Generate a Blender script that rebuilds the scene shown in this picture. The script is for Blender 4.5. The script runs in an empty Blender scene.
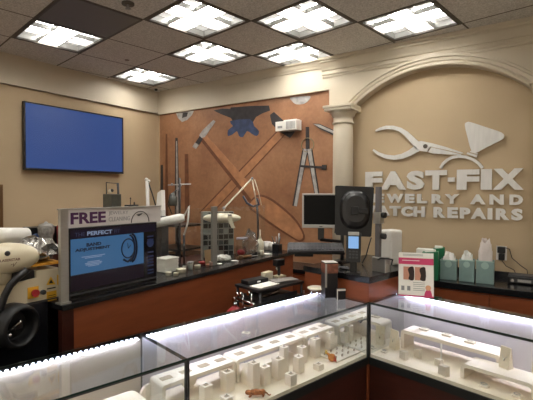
import bpy, bmesh, math, random
from mathutils import Vector, Matrix
random.seed(7)
PI = math.pi
C = bpy.context.scene.collection
scene = bpy.context.scene

# ------------------------------------------------------------------ camera
FPX = 418.04
YAW, PITCH, ROLL = math.radians(-43.5226 + 9.4), -0.0220, 0.0025
EYE = Vector((0, 0, 1.68))
_f = Vector((math.sin(YAW)*math.cos(PITCH), math.cos(YAW)*math.cos(PITCH), math.sin(PITCH)))
_r = Vector((math.cos(YAW), -math.sin(YAW), 0)); _u = _r.cross(_f)
CR = math.cos(ROLL)*_r + math.sin(ROLL)*_u
CU = -math.sin(ROLL)*_r + math.cos(ROLL)*_u
cam = bpy.data.cameras.new('camera'); cam_o = bpy.data.objects.new('camera', cam); C.objects.link(cam_o)
cam.sensor_width = 36; cam.lens = 36*FPX/533; cam.clip_start = .05; cam.clip_end = 60
cam_o.matrix_world = Matrix(((CR.x, CU.x, -_f.x, EYE.x), (CR.y, CU.y, -_f.y, EYE.y), (CR.z, CU.z, -_f.z, EYE.z), (0, 0, 0, 1)))
scene.camera = cam_o

# ------------------------------------------------------------------ world, exposure
w = bpy.data.worlds.new('world'); scene.world = w; w.use_nodes = True
w.node_tree.nodes['Background'].inputs[0].default_value = (.9, .78, .62, 1)
w.node_tree.nodes['Background'].inputs[1].default_value = .9
vs = scene.view_settings
vs.view_transform = 'Standard'; vs.look = 'None'; vs.gamma = 1; vs.use_curve_mapping = False; vs.exposure = 0.0
LAMP = 31.0          # strength of the troffer lenses
FILL = 72.0          # strength of the unseen emitters added under the showcase light strips

# ------------------------------------------------------------------ helpers
def ray(x, y): return _f + (x-266.5)/FPX*CR - (y-200)/FPX*CU
def atz(x, y, z): d = ray(x, y); return EYE + d*((z-EYE.z)/d.z)
def aty(x, y, Y): d = ray(x, y); return EYE + d*(Y/d.y)
def atx(x, y, X): d = ray(x, y); return EYE + d*(X/d.x)
def srgb(c):
    if isinstance(c, str): c = [int(c[i:i+2], 16) for i in (0, 2, 4)]
    return tuple((v/255/12.92 if v/255 <= .04045 else ((v/255+.055)/1.055)**2.4) for v in c)

MATS = {}
def mat(name, col, rough=.5, metal=0, var=0, scale=8, bump=0, bscale=60, spec=.5, stretch=None, emit=None, estr=0, coat=0):
    m = bpy.data.materials.new(name); m.use_nodes = True; nt = m.node_tree; b = nt.nodes['Principled BSDF']
    c = srgb(col); b.inputs['Base Color'].default_value = (*c, 1)
    b.inputs['Roughness'].default_value = rough; b.inputs['Metallic'].default_value = metal
    b.inputs['Specular IOR Level'].default_value = spec; b.inputs['Coat Weight'].default_value = coat
    tc = nt.nodes.new('ShaderNodeTexCoord'); mp = nt.nodes.new('ShaderNodeMapping')
    nt.links.new(tc.outputs['Object'], mp.inputs[0])
    if stretch: mp.inputs['Scale'].default_value = stretch
    if var:
        n = nt.nodes.new('ShaderNodeTexNoise'); n.inputs['Scale'].default_value = scale; n.inputs['Detail'].default_value = 5
        nt.links.new(mp.outputs[0], n.inputs['Vector'])
        r = nt.nodes.new('ShaderNodeValToRGB')
        r.color_ramp.elements[0].position = .3; r.color_ramp.elements[1].position = .7
        r.color_ramp.elements[0].color = (*[v*(1-var) for v in c], 1); r.color_ramp.elements[1].color = (*[min(1, v*(1+var)) for v in c], 1)
        nt.links.new(n.outputs['Fac'], r.inputs[0]); nt.links.new(r.outputs[0], b.inputs['Base Color'])
    if bump:
        n2 = nt.nodes.new('ShaderNodeTexNoise'); n2.inputs['Scale'].default_value = bscale; n2.inputs['Detail'].default_value = 3
        nt.links.new(mp.outputs[0], n2.inputs['Vector'])
        bp = nt.nodes.new('ShaderNodeBump'); bp.inputs['Strength'].default_value = bump; bp.inputs['Distance'].default_value = .01
        nt.links.new(n2.outputs['Fac'], bp.inputs['Height']); nt.links.new(bp.outputs[0], b.inputs['Normal'])
    if emit is not None:
        b.inputs['Emission Color'].default_value = (*srgb(emit), 1); b.inputs['Emission Strength'].default_value = estr
    MATS[name] = m; return m

def glass_mat(name, tint, extra=0.0, ior=1.5, rough=0.0):
    m = bpy.data.materials.new(name); m.use_nodes = True; nt = m.node_tree; nt.nodes.clear()
    out = nt.nodes.new('ShaderNodeOutputMaterial'); mix = nt.nodes.new('ShaderNodeMixShader')
    tr = nt.nodes.new('ShaderNodeBsdfTransparent'); gl = nt.nodes.new('ShaderNodeBsdfGlossy'); fr = nt.nodes.new('ShaderNodeFresnel')
    geo = nt.nodes.new('ShaderNodeNewGeometry'); mi = nt.nodes.new('ShaderNodeMix'); mi.inputs[2].default_value = ior; mi.inputs[3].default_value = 1/ior
    nt.links.new(geo.outputs['Backfacing'], mi.inputs[0]); nt.links.new(mi.outputs[0], fr.inputs[0]); gl.inputs['Roughness'].default_value = rough
    tr.inputs[0].default_value = (*tint, 1); add = nt.nodes.new('ShaderNodeMath'); add.operation = 'ADD'; add.inputs[1].default_value = extra
    nt.links.new(fr.outputs[0], add.inputs[0]); nt.links.new(add.outputs[0], mix.inputs[0])
    nt.links.new(tr.outputs[0], mix.inputs[1]); nt.links.new(gl.outputs[0], mix.inputs[2]); nt.links.new(mix.outputs[0], out.inputs[0])
    return m

class MB:
    """collects shapes into one bmesh; M maps its local coordinates to the ones it is linked in"""
    def __init__(s, M=None): s.bm = bmesh.new(); s.M = M or Matrix()
    def _add(s, verts, faces, smooth=False):
        vs_ = [s.bm.verts.new(s.M @ Vector(v)) for v in verts]; out = []
        for f in faces:
            try:
                fc = s.bm.faces.new([vs_[i] for i in f]); fc.smooth = smooth; out.append(fc)
            except ValueError: pass
        return vs_, out
    def box(s, c, d, bev=0, rot=None):
        c = Vector(c); R = rot or Matrix.Identity(3)
        vv = [c + R @ Vector((sx*d[0]/2, sy*d[1]/2, sz*d[2]/2)) for sx in (-1, 1) for sy in (-1, 1) for sz in (-1, 1)]
        v, f = s._add(vv, [(0, 1, 3, 2), (4, 6, 7, 5), (0, 4, 5, 1), (2, 3, 7, 6), (0, 2, 6, 4), (1, 5, 7, 3)])
        if bev:
            es = list({e for x in f for e in x.edges})
            bmesh.ops.bevel(s.bm, geom=es, offset=bev, segments=2, affect='EDGES', profile=.5)
        return s
    def b(s, x0, x1, y0, y1, z0, z1, bev=0): return s.box(((x0+x1)/2, (y0+y1)/2, (z0+z1)/2), (x1-x0, y1-y0, z1-z0), bev)
    def cyl(s, p0, p1, r0, r1=None, n=16, smooth=True, caps=True):
        p0, p1 = Vector(p0), Vector(p1); r1 = r0 if r1 is None else r1
        d = (p1-p0).normalized(); a = d.orthogonal().normalized(); b_ = d.cross(a)
        vv = [p + (a*math.cos(t)+b_*math.sin(t))*r for p, r in ((p0, r0), (p1, r1)) for t in [2*PI*i/n for i in range(n)]]
        s._add(vv, [(i, (i+1) % n, n+(i+1) % n, n+i) for i in range(n)], smooth)
        if caps:
            s._add(vv[:n], [tuple(range(n))[::-1]]); s._add(vv[n:], [tuple(range(n))])
        return s
    def tube(s, pts, r, n=8, closed=False):
        pts = [Vector(p) for p in pts]; k = len(pts); rings = []; a = None
        rs = r if isinstance(r, (list, tuple)) else [r]*k
        for i, p in enumerate(pts):
            d = (pts[(i+1) % k] - pts[i-1]) if closed else (pts[min(i+1, k-1)] - pts[max(i-1, 0)])
            d.normalize()
            a = d.orthogonal().normalized() if a is None else (a - d*a.dot(d)).normalized()
            b_ = d.cross(a)
            rings.append([p + (a*math.cos(2*PI*j/n)+b_*math.sin(2*PI*j/n))*rs[i] for j in range(n)])
        vv = [v for g in rings for v in g]; F = []
        for i in range(k if closed else k-1):
            for j in range(n):
                i2 = (i+1) % k
                F.append((i*n+j, i*n+(j+1) % n, i2*n+(j+1) % n, i2*n+j))
        if not closed: F += [tuple(range(n))[::-1], tuple(range((k-1)*n, k*n))]
        s._add(vv, F, True); return s
    def lathe(s, prof, c=(0, 0, 0), n=20, smooth=True, sx=1, sy=1, arc=2*PI, a0=0):
        c = Vector(c); k = len(prof); full = arc > 6.28; m = n if full else n+1; vv = []
        for r, z in prof:
            for j in range(m):
                t = a0 + arc*j/n; vv.append(c + Vector((r*math.cos(t)*sx, r*math.sin(t)*sy, z)))
        F = []
        for i in range(k-1):
            for j in range(n):
                F.append((i*m+j, i*m+(j+1) % m, (i+1)*m+(j+1) % m, (i+1)*m+j))
        if full:
            if prof[0][0] > 1e-6: F.append(tuple(range(m))[::-1])
            if prof[-1][0] > 1e-6: F.append(tuple(range((k-1)*m, k*m)))
        s._add(vv, F, smooth); return s
    def prism(s, pts, o, ex, ey, ez, z0=0, z1=.01):
        """2D outline pts in the frame (ex, ey), thickened along ez"""
        o, ex, ey, ez = Vector(o), Vector(ex), Vector(ey), Vector(ez); k = len(pts)
        vv = [o + ex*p[0] + ey*p[1] + ez*z for z in (z0, z1) for p in pts]
        s._add(vv, [tuple(range(k))[::-1], tuple(range(k, 2*k))] + [(i, (i+1) % k, k+(i+1) % k, k+i) for i in range(k)])
        return s
    def sweep(s, prof, path_frames):
        """prof: 2D closed outline; path_frames: list of (origin, ex, ey)"""
        k = len(prof); vv = [Vector(o)+Vector(ex)*p[0]+Vector(ey)*p[1] for o, ex, ey in path_frames for p in prof]; F = []
        for i in range(len(path_frames)-1):
            for j in range(k): F.append((i*k+j, i*k+(j+1) % k, (i+1)*k+(j+1) % k, (i+1)*k+j))
        F += [tuple(range(k))[::-1], tuple(range((len(path_frames)-1)*k, len(path_frames)*k))]
        s._add(vv, F); return s
    def ball(s, c, r, n=12, sc=(1, 1, 1)):
        c = Vector(c); prof = [(math.sin(PI*i/n), -math.cos(PI*i/n)) for i in range(n+1)]; vv = []
        m = n*2
        for pr_, pz in prof:
            for j in range(m):
                t = 2*PI*j/m; vv.append(c + Vector((pr_*math.cos(t)*r*sc[0], pr_*math.sin(t)*r*sc[1], pz*r*sc[2])))
        F = [(i*m+j, i*m+(j+1) % m, (i+1)*m+(j+1) % m, (i+1)*m+j) for i in range(n) for j in range(m)]
        s._add(vv, F, True); return s

def inv_chain(o):
    M = Matrix()
    while o: M = Matrix.Translation(o.location) @ o.rotation_euler.to_matrix().to_4x4() @ M; o = o.parent
    return M
def put(name, mb, m, parent=None, world=False, origin=None):
    """link one mesh object; world=True: the shape was given in world coordinates"""
    bm = mb.bm
    bmesh.ops.remove_doubles(bm, verts=bm.verts, dist=1e-6)
    if world and parent is not None: bm.transform(inv_chain(parent).inverted())
    if origin is not None: bm.transform(Matrix.Translation(-Vector(origin)))
    bmesh.ops.recalc_face_normals(bm, faces=bm.faces)
    me = bpy.data.meshes.new(name); bm.to_mesh(me); bm.free(); me.materials.append(m)
    o = bpy.data.objects.new(name, me); C.objects.link(o)
    if parent is not None: o.parent = parent
    if origin is not None: o.location = origin
    return o
def thing(name, label, cat, loc=(0, 0, 0), rz=0, group=None):
    o = bpy.data.objects.new(name, None); C.objects.link(o); o.empty_display_size = .05
    o.location = loc; o.rotation_euler = (0, 0, rz); o['label'] = label; o['category'] = cat
    if group: o['group'] = group
    return o
def tag(o, label, cat, group=None):
    o['label'] = label; o['category'] = cat
    if group: o['group'] = group
    return o
def struct(name, mb, m): o = put(name, mb, m); o['kind'] = 'structure'; return o
def dup(root, loc, rz, label, group=None):
    r = root.copy(); C.objects.link(r); r.location = loc; r.rotation_euler = (0, 0, rz); r['label'] = label
    if group: r['group'] = group
    for ch in list(root.children):
        c = ch.copy(); C.objects.link(c); c.parent = r
        for g in ch.children: d = g.copy(); C.objects.link(d); d.parent = c
    return r
def glyphs(body, offset=.03, spacing=1.0):
    cu = bpy.data.curves.new('t', 'FONT'); cu.body = body; cu.extrude = .5; cu.offset = offset; cu.space_character = spacing; cu.resolution_u = 3
    o = bpy.data.objects.new('t', cu); C.objects.link(o)
    dg = bpy.context.evaluated_depsgraph_get(); me = bpy.data.meshes.new_from_object(o.evaluated_get(dg))
    bpy.data.objects.remove(o); bpy.data.curves.remove(cu)
    V = [v.co.copy() for v in me.vertices]; F = [tuple(p.vertices) for p in me.polygons]; bpy.data.meshes.remove(me)
    x0 = min(v.x for v in V); x1 = max(v.x for v in V); y0 = min(v.y for v in V); y1 = max(v.y for v in V)
    return [((v.x-x0)/(x1-x0), (v.y-y0)/(y1-y0), v.z+.5) for v in V], F
def add_text(mb, body, o, ex, ey, ez, wd, ht, dp, offset=.03, spacing=1.0):
    """raised lettering fitted into wd x ht, thickened along ez"""
    V, F = glyphs(body, offset, spacing); o, ex, ey, ez = Vector(o), Vector(ex), Vector(ey), Vector(ez)
    mb._add([o + ex*v[0]*wd + ey*v[1]*ht + ez*v[2]*dp for v in V], F); return mb
def stand(px, py, z, dr=0):
    """point on the level z seen at px,py, the turn that faces it to the room, metres per pixel there"""
    p = atz(px, py, z); d = p-EYE
    return p, math.atan2(d.y, d.x)-PI/2+dr, d.dot(_f)/FPX
def frame(loc, rz): return Matrix.Translation(Vector(loc)) @ Matrix.Rotation(rz, 4, 'Z')

# ------------------------------------------------------------------ materials
wall_m = mat('wall_paint', 'BAA586', .75, var=.03, scale=3, bump=.05, bscale=200)
trim_m = mat('cream_trim', 'CABFAB', .5, var=.02, scale=5)
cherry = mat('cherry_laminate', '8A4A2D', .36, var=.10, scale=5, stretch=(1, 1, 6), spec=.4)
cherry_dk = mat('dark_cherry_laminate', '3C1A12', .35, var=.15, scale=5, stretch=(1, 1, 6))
blacktop = mat('black_worktop', '17181B', .22, var=.2, scale=60)
black = mat('black_plastic', '121316', .38)
blackm = mat('black_metal', '17171A', .3, spec=.6)
darkgrey = mat('dark_grey_plastic', '3A3A3D', .45)
grey = mat('grey_plastic', '8F8F90', .4)
silver = mat('silver_plastic', 'A9A8A4', .3, metal=.4)
alu = mat('brushed_aluminium', 'B9B8B3', .35, metal=.85, var=.05, scale=30, stretch=(1, 1, 10))
chrome = mat('chrome', 'D0D0D0', .15, metal=1)
white = mat('white_plastic', 'E4E2DC', .35)
white_l = mat('white_leatherette', 'F1E4D3', .5, var=.03, scale=40)
white_p = mat('white_paper', 'ECEAE4', .7)
cream_p = mat('cream_plastic', 'D9D2BD', .4)
beige = mat('beige_enamel', 'C9BDA2', .35, var=.03)
red = mat('red_plastic', '9E2228', .4)
yellow = mat('yellow_label', 'D9A62A', .5)
orange_env = mat('orange_envelope', 'D79A2E', .7)
teal = mat('teal_tin', '86A19D', .38, var=.04, scale=30)
teal_lt = mat('pale_teal_label', 'A8C4BC', .5)
green = mat('green_bag_paper', '0F6A42', .5, var=.1)
pink = mat('pink_print', 'C73968', .5)
blue = mat('blue_plastic', '33507E', .45)
steel_sign = mat('brushed_steel_letter', 'DAD9D6', .4, metal=.35, var=.06, scale=6, stretch=(6, 1, 1))
deck_m = mat('white_display_fabric', 'F3E5D0', .7, var=.03, scale=30)
panel_m = mat('white_laminate_panel', 'D2CEDA', .45)
panel_g = mat('grey_laminate_panel', 'B8AFA4', .4)
mirror = mat('mirror', 'D8DCDA', .02, metal=1)
gl = glass_mat('clear_glass', (.95, .97, .965), .02)
gl_part = glass_mat('partition_glass', (.96, .97, .965), .0)
acrylic = glass_mat('clear_acrylic', (.90, .91, .92), .05)
edge_g = mat('glass_edge', '22332E', .15)
darktrim = mat('black_case_trim', '1A1D1D', .3)
gold = mat('gold', 'C79A4A', .25, metal=1)
skin_p = mat('photo_skin_print', 'C98B6B', .6)
hair_p = mat('photo_dark_print', '2B1712', .6)
greytext = mat('grey_print', '8A8A8C', .7)
purple = mat('purple_print', '4A1E4E', .6)

# ------------------------------------------------------------------ room shell
XL, XR, YF, YB, H = -4.53, 3.4, -3.2, 4.05, 3.049
YM = 4.0    # mural face wall
m_floor = mat('grey_carpet', '9A9184', .9, var=.15, scale=60, bump=.3, bscale=300)
struct('floor', MB().b(XL-.1, XR+.1, YF-.1, YB+.1, -.05, 0), m_floor)
struct('wall_left', MB().b(XL-.1, XL, YF-.1, YB+.1, 0, H+.01), wall_m)
struct('wall_back', MB().b(XL-.1, XR+.1, YB, YB+.1, 0, H+.01), wall_m)
struct('wall_right', MB().b(XR, XR+.1, YF-.1, YB+.1, 0, H+.01), wall_m)
struct('wall_mural_panel', MB().b(XL, -1.80, YM, YB, 0, H), wall_m)

# suspended ceiling, its grid turned about nine degrees against the walls
T = .61; U0, V0 = 1.7672, -3.0437; TURN = Matrix.Rotation(math.radians(-9.4), 4, 'Z')
LIGHTS = {(-1, -2): 0, (0, 0): 0, (1, -1): 0, (1, 1): 0, (2, 0): 0, (2, 2): 0, (1, -3): 0,
          (-3, -4): 0, (-2, 1): 0, (-3, -1): 0, (-1, 3): 0, (1, 5): 0, (-3, 3): 0, (-5, 1): 0, (-5, 5): 0, (-1, 6): 0, (-6, -2): 0, (1, 8): 0, (-4, 8): 0}
PANEL = (-1, -1)
ceil_m = bpy.data.materials.new('mineral_fibre_tile'); ceil_m.use_nodes = True
nt = ceil_m.node_tree; b = nt.nodes['Principled BSDF']; b.inputs['Roughness'].default_value = .9
uvn = nt.nodes.new('ShaderNodeUVMap'); uvn.uv_map = 'tile'; sep = nt.nodes.new('ShaderNodeSeparateXYZ'); nt.links.new(uvn.outputs[0], sep.inputs[0])
def mth(op, a, bb, lnk=None):
    n = nt.nodes.new('ShaderNodeMath'); n.operation = op
    for i, v in enumerate((a, bb)):
        if v is None: continue
        if isinstance(v, (int, float)): n.inputs[i].default_value = v
        else: nt.links.new(v, n.inputs[i])
    return n.outputs[0]
ax = mth('ABSOLUTE', mth('SUBTRACT', sep.outputs[0], .5), None); ay = mth('ABSOLUTE', mth('SUBTRACT', sep.outputs[1], .5), None)
edge = mth('GREATER_THAN', mth('MAXIMUM', ax, ay), .487)
ns = nt.nodes.new('ShaderNodeTexNoise'); ns.inputs['Scale'].default_value = 90; ns.inputs['Detail'].default_value = 4
tcn = nt.nodes.new('ShaderNodeTexCoord'); nt.links.new(tcn.outputs['Object'], ns.inputs['Vector'])
rp = nt.nodes.new('ShaderNodeValToRGB'); rp.color_ramp.elements[0].position = .35; rp.color_ramp.elements[1].position = .65
rp.color_ramp.elements[0].color = (*srgb('B9B6B2'), 1); rp.color_ramp.elements[1].color = (*srgb('DEDBD7'), 1); nt.links.new(ns.outputs['Fac'], rp.inputs[0])
mx = nt.nodes.new('ShaderNodeMix'); mx.data_type = 'RGBA'; nt.links.new(edge, mx.inputs[0]); nt.links.new(rp.outputs[0], mx.inputs[6]); mx.inputs[7].default_value = (*srgb('6A625B'), 1)
nt.links.new(mx.outputs[2], b.inputs['Base Color'])
cb = bmesh.new(); uvl = cb.loops.layers.uv.new('tile')
for iu in range(-12, 7):
    for iv in range(-8, 16):
        if (iu, iv) in LIGHTS: continue
        vv = [cb.verts.new(TURN @ Vector((V0+(iv+a)*T, U0+(iu+c)*T, H))) for a, c in ((0, 0), (0, 1), (1, 1), (1, 0))]
        f = cb.faces.new(vv)
        for l, uv in zip(f.loops, ((0, 0), (0, 1), (1, 1), (1, 0))): l[uvl].uv = uv
for co, no in (((XL-.05, 0, 0), (-1, 0, 0)), ((XR+.05, 0, 0), (1, 0, 0)), ((0, YF-.05, 0), (0, -1, 0)), ((0, YB+.05, 0), (0, 1, 0))):
    bmesh.ops.bisect_plane(cb, geom=list(cb.verts)+list(cb.edges)+list(cb.faces), plane_co=co, plane_no=no, clear_outer=True)
me = bpy.data.meshes.new('ceiling'); cb.to_mesh(me); cb.free(); me.materials.append(ceil_m)
o = bpy.data.objects.new('ceiling', me); C.objects.link(o); o['kind'] = 'structure'

# recessed troffer lights
lens_m = bpy.data.materials.new('lit_lens'); lens_m.use_nodes = True; nt = lens_m.node_tree; b = nt.nodes['Principled BSDF']
b.inputs['Base Color'].default_value = (.8, .8, .78, 1); b.inputs['Emission Color'].default_value = (1, .965, .90, 1); b.inputs['Emission Strength'].default_value = LAMP
lens_side = lens_m.copy(); lens_side.name = 'lit_lens_side'; lens_side.node_tree.nodes['Principled BSDF'].inputs['Emission Strength'].default_value = .60
lens_mid = lens_m.copy(); lens_mid.name = 'lit_lens_mid'; lens_mid.node_tree.nodes['Principled BSDF'].inputs['Emission Strength'].default_value = LAMP*.22
louv_m = mat('louvre_blade', 'B4B4B2', .35, metal=.3)
tframe_m = mat('troffer_frame', '55504A', .6)  # dark tone has the shade on the ceiling grid put into it
def light_proto():
    t = thing('ceiling_light', '', 'ceiling light')
    h = T/2; g = h-.0305; dz = .07
    fr = MB()
    for sx, sy in ((1, 0), (-1, 0), (0, 1), (0, -1)):
        if sx: fr.b(min(sx*g, sx*h), max(sx*g, sx*h), -h, h, -.004, .012)
        else: fr.b(-g, g, min(sy*g, sy*h), max(sy*g, sy*h), -.004, .012)
    put('frame', fr, tframe_m, t)
    hs = MB()
    for sx in (-1, 1): hs.box((sx*(g+.006), 0, dz/2+.006), (.01, 2*g+.03, dz)); hs.box((0, sx*(g+.006), dz/2+.006), (2*g, .01, dz))
    hs.b(-h+.01, h-.01, -h+.01, h-.01, dz+.002, dz+.012)
    put('housing', hs, louv_m, t)
    # local x runs along the tubes
    put('lens', MB().b(-g, g, -g/3+.004, g/3-.004, dz-.008, dz), lens_m, t)
    for s_ in (-1, 1):
        put('lens', MB().b(-g/3, g/3, min(s_*g/3, s_*g), max(s_*g/3, s_*g), dz-.008, dz), lens_mid, t)
        for q_ in (-1, 1): put('reflector', MB().b(min(q_*g/3, q_*g), max(q_*g/3, q_*g), min(s_*g/3, s_*g), max(s_*g/3, s_*g), dz-.008, dz), lens_side, t)
    lv = MB()
    for k in (-1, 1):
        for a in (0, 1):
            # blades are wedge shaped: wide below, thin above
            pr_ = [(-.006, .012), (.006, .012), (.0015, .05), (-.0015, .05)]
            if a: lv.prism(pr_, (k*g/3, -g, 0), (1, 0, 0), (0, 0, 1), (0, 1, 0), 0, 2*g)
            else: lv.prism(pr_, (-g, k*g/3, 0), (0, 1, 0), (0, 0, 1), (1, 0, 0), 0, 2*g)
    put('louvre', lv, louv_m, t)
    return t
LL = {(-1, -2): 'lit troffer nearest the left wall above the blue television', (0, 0): 'large lit troffer cut by the top edge, left of the centre', (1, -1): 'small lit troffer behind the left of the two big front ones',
      (1, 1): 'big lit troffer in the middle of the ceiling front row', (2, 0): 'lit troffer touching the cream cornice beside the column', (2, 2): 'rightmost lit troffer, above the arch',
      (1, -3): 'farthest small lit troffer by the ceiling corner and security camera'}
lp = light_proto(); first = True
for (iu, iv) in LIGHTS:
    c = TURN @ Vector((V0+(iv+.5)*T, U0+(iu+.5)*T, H)); lab = LL.get((iu, iv), 'lit troffer in the ceiling behind the viewer')
    if c.x < XL+.3 or c.y < YF+.3 or c.x > XR-.3: continue
    if first: lp.location = c; lp.rotation_euler = (0, 0, math.radians(-9.4)); lp['label'] = lab; lp['group'] = 'ceiling troffer lights'; first = False
    else: dup(lp, c, math.radians(-9.4), lab)
c = TURN @ Vector((V0+(PANEL[1]+.5)*T, U0+(PANEL[0]+.5)*T, H))
t = thing('ceiling_vent', 'plain dark grey return-air panel in the ceiling beside the left troffer', 'ceiling vent', c-Vector((0, 0, .006)), math.radians(-9.4))
put('frame', MB().b(-.3, .3, -.3, -.285, 0, .008).b(-.3, .3, .285, .3, 0, .008).b(-.3, -.285, -.285, .285, 0, .008).b(.285, .3, -.285, .285, 0, .008), tframe_m, t)
put('panel', MB().b(-.285, .285, -.285, .285, .002, .0055), mat('grey_vent_panel', '6B6662', .5), t)
c = atz(128, 3, H)
t = thing('sprinkler_head', 'small round sprinkler rosette in the ceiling near the top edge', 'sprinkler', c-Vector((0, 0, .02)))
put('rosette', MB().lathe([(.045, .008), (.045, .02)], n=20), tframe_m, t)
put('deflector', MB().cyl((0, 0, -.02), (0, 0, .01), .008, n=10).lathe([(.02, -.022), (.02, -.018)], n=12), grey, t)
c = atz(127, 60, H); tag(put('ceiling_disc', MB().lathe([(.02, -.006), (.026, 0)], c=c, n=16), mat('pale_disc', '8A8078', .7), origin=c), 'tiny pale round cover in the tile beyond the left troffer', 'cover')

# ------------------------------------------------------------------ friezes, arch, columns
FZ = 2.742
struct('trim_1', MB().b(XL, XL+.022, YF, YM-.03, FZ, H).b(XL, XL+.030, YF, YM-.03, FZ, FZ+.012), trim_m)
fb = MB().b(XL+.022, -1.86, YM-.03, YM, FZ-.012, H)
prof = [(0, 0), (.012, 0), (.02, .02), (.03, .03), (.045, .06), (.06, .07), (.06, .085), (0, .085)]
fb.prism([(0, -p) for p in (0,)] + [], (0, 0, 0), (1, 0, 0), (0, 0, 1), (0, 1, 0)) if False else None
fb.prism([(-p[0], p[1]) for p in prof], (XL+.022, YM-.03, H-.085), (0, 1, 0), (0, 0, 1), (1, 0, 0), 1.2, 2.62)
struct('trim_2', fb, trim_m)

YA = 3.965              # face of the arch surround
ZS = 1.68+.83           # spring
XC, HW, RISE = -.888, .748, .29
R_ = (HW*HW+RISE*RISE)/(2*RISE); ZC = ZS+RISE-R_; A0 = math.asin(HW/R_)
HX0, HX1 = -1.905, XC+HW+.32
hd = MB(); N = 40
arc = [(XC+R_*math.sin(-A0+2*A0*i/N), ZC+R_*math.cos(-A0+2*A0*i/N)) for i in range(N+1)]
cols = [(HX0, ZS)] + arc + [(HX1, ZS)]
for (xa, za), (xb, zb) in zip(cols[:-1], cols[1:]):
    if xb-xa < 1e-5: continue
    hd.prism([(xa, za), (xb, zb), (xb, H-.001), (xa, H-.001)], (0, YA, 0), (1, 0, 0), (0, 0, 1), (0, 1, 0), 0, YB-YA)
# crown along the top of the arch surround
cr = [(0, -.06), (.012, -.06), (.012, -.045), (.022, -.035), (.022, -.02), (.008, -.015), (.008, .004), (.020, .008), (.026, .03), (.05, .07), (.066, .082), (.066, .098), (.08, .104), (.08, .128), (0, .128)]
hd.sweep([(p[0], p[1]) for p in cr], [((HX0-.08, YA, H-.13), (-0.0001, -1, 0), (0, 0, 1)), ((HX1+.08, YA, H-.13), (0, -1, 0), (0, 0, 1))])
struct('trim_3', hd, trim_m)
av = MB()
steps = [(0, 0), (0, -.020), (.010, -.026), (.022, -.026), (.026, -.016), (.034, -.016), (.040, -.026), (.066, -.028), (.070, -.040), (.088, -.040), (.094, -.024), (.094, 0)]
fr_ = []
for i in range(N+1):
    t_ = -A0+2*A0*i/N; fr_.append(((XC+R_*math.sin(t_), YA, ZC+R_*math.cos(t_)), (math.sin(t_), 0, math.cos(t_)), (0, 1, 0)))
av.sweep(steps, fr_); struct('trim_4', av, trim_m)
# arch soffit deepens to the recessed wall: already the header's own underside
def column(cx, label):
    t = thing('column', label, 'column', (cx, YA-.03, 0), 0, 'arch columns')
    zt = ZS
    put('shaft', MB().lathe([(.100, .16), (.100, zt-.30), (.094, zt-.16)], n=32), trim_m, t)
    put('capital', MB().lathe([(.094, zt-.16), (.108, zt-.155), (.108, zt-.142), (.097, zt-.135), (.097, zt-.09), (.112, zt-.082), (.118, zt-.06), (.14, zt-.035)], n=32)
        .box((0, .0, zt-.018), (.29, .29, .036), .004).b(-.155, .150, -.155, .10, zt-.008, zt+.018, .004), trim_m, t)
    put('base', MB().lathe([(.14, .06), (.14, .10), (.115, .12), (.115, .16)], n=32).box((0, 0, .03), (.3, .3, .06)), trim_m, t)
column(-1.735, 'round cream column with a moulded capital left of the arch')
column(XC+HW+.155, 'round cream column right of the arch, at the picture edge')

# ------------------------------------------------------------------ wall lettering and logo
YW = YB-.022
def letters(word, row, pxs, top, bot, z_names):
    (xa, ya), (xb, yb) = top; zt = (aty(xa, ya, YW).z+aty(xb, yb, YW).z)/2
    (xa, ya), (xb, yb) = bot; zb = (aty(xa, ya, YW).z+aty(xb, yb, YW).z)/2
    for ch, (p0, p1), nm in zip(word, pxs, z_names):
        x0 = aty(p0, 195, YW).x; x1 = aty(p1, 195, YW).x
        m_ = MB(); h_ = zt-zb; z_ = zb
        if ch == '-': m_.b(x0, x1, YW, YB-.006, zb+h_*.40, zb+h_*.62)
        elif ch == 'I': m_.b(x0, x1, YW, YB-.006, zb, zt)
        else: add_text(m_, ch, (x0, YW, zb), (1, 0, 0), (0, 0, 1), (0, 1, 0), x1-x0, h_, .016, .058)
        m_.cyl(((x0+x1)/2, YB-.008, zb+h_*.5), ((x0+x1)/2, YB, zb+h_*.5), .003, n=6)
        o = put('sign_letter', m_, steel_sign, origin=((x0+x1)/2, YB-.01, zb))
        tag(o, nm, 'letter', 'metal letters of the wall sign')
letters('FAST-FIX', 1, [(365, 382), (380.5, 405.5), (406.5, 424), (425, 446.5), (447.5, 454.5), (456.5, 479), (480.5, 491.5), (492.5, 523.5)],
        [(373, 170.8), (508, 169.6)], [(392, 189.6), (505, 189.8)],
        ['large metal letter F beginning the top sign line', 'large metal letter A in the top sign line', 'large metal letter S in the top sign line', 'large metal letter T before the hyphen of the top line',
         'short metal hyphen in the middle of the top sign line', 'large metal letter F right after the hyphen', 'large metal letter I before the final X', 'large metal letter X ending the top sign line'])
letters('JEWELRYAND', 2, [(362, 370.5), (372, 384), (386.5, 403.5), (405, 414.5), (417, 427), (431.5, 443.5), (444.5, 459), (470, 485.5), (489.5, 503.8), (509.5, 523)],
        [(395, 194), (515, 194.3)], [(392, 202.9), (515, 204.8)],
        ['middle row metal letter J beginning the row', 'middle row metal letter E beside the grey display pole', 'middle row metal letter W', 'middle row metal letter E between W and L', 'middle row metal letter L', 'middle row metal letter R', 'middle row metal letter Y',
         'middle row metal letter A, first of AND', 'middle row metal letter N', 'middle row metal letter D ending the row'])
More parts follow.
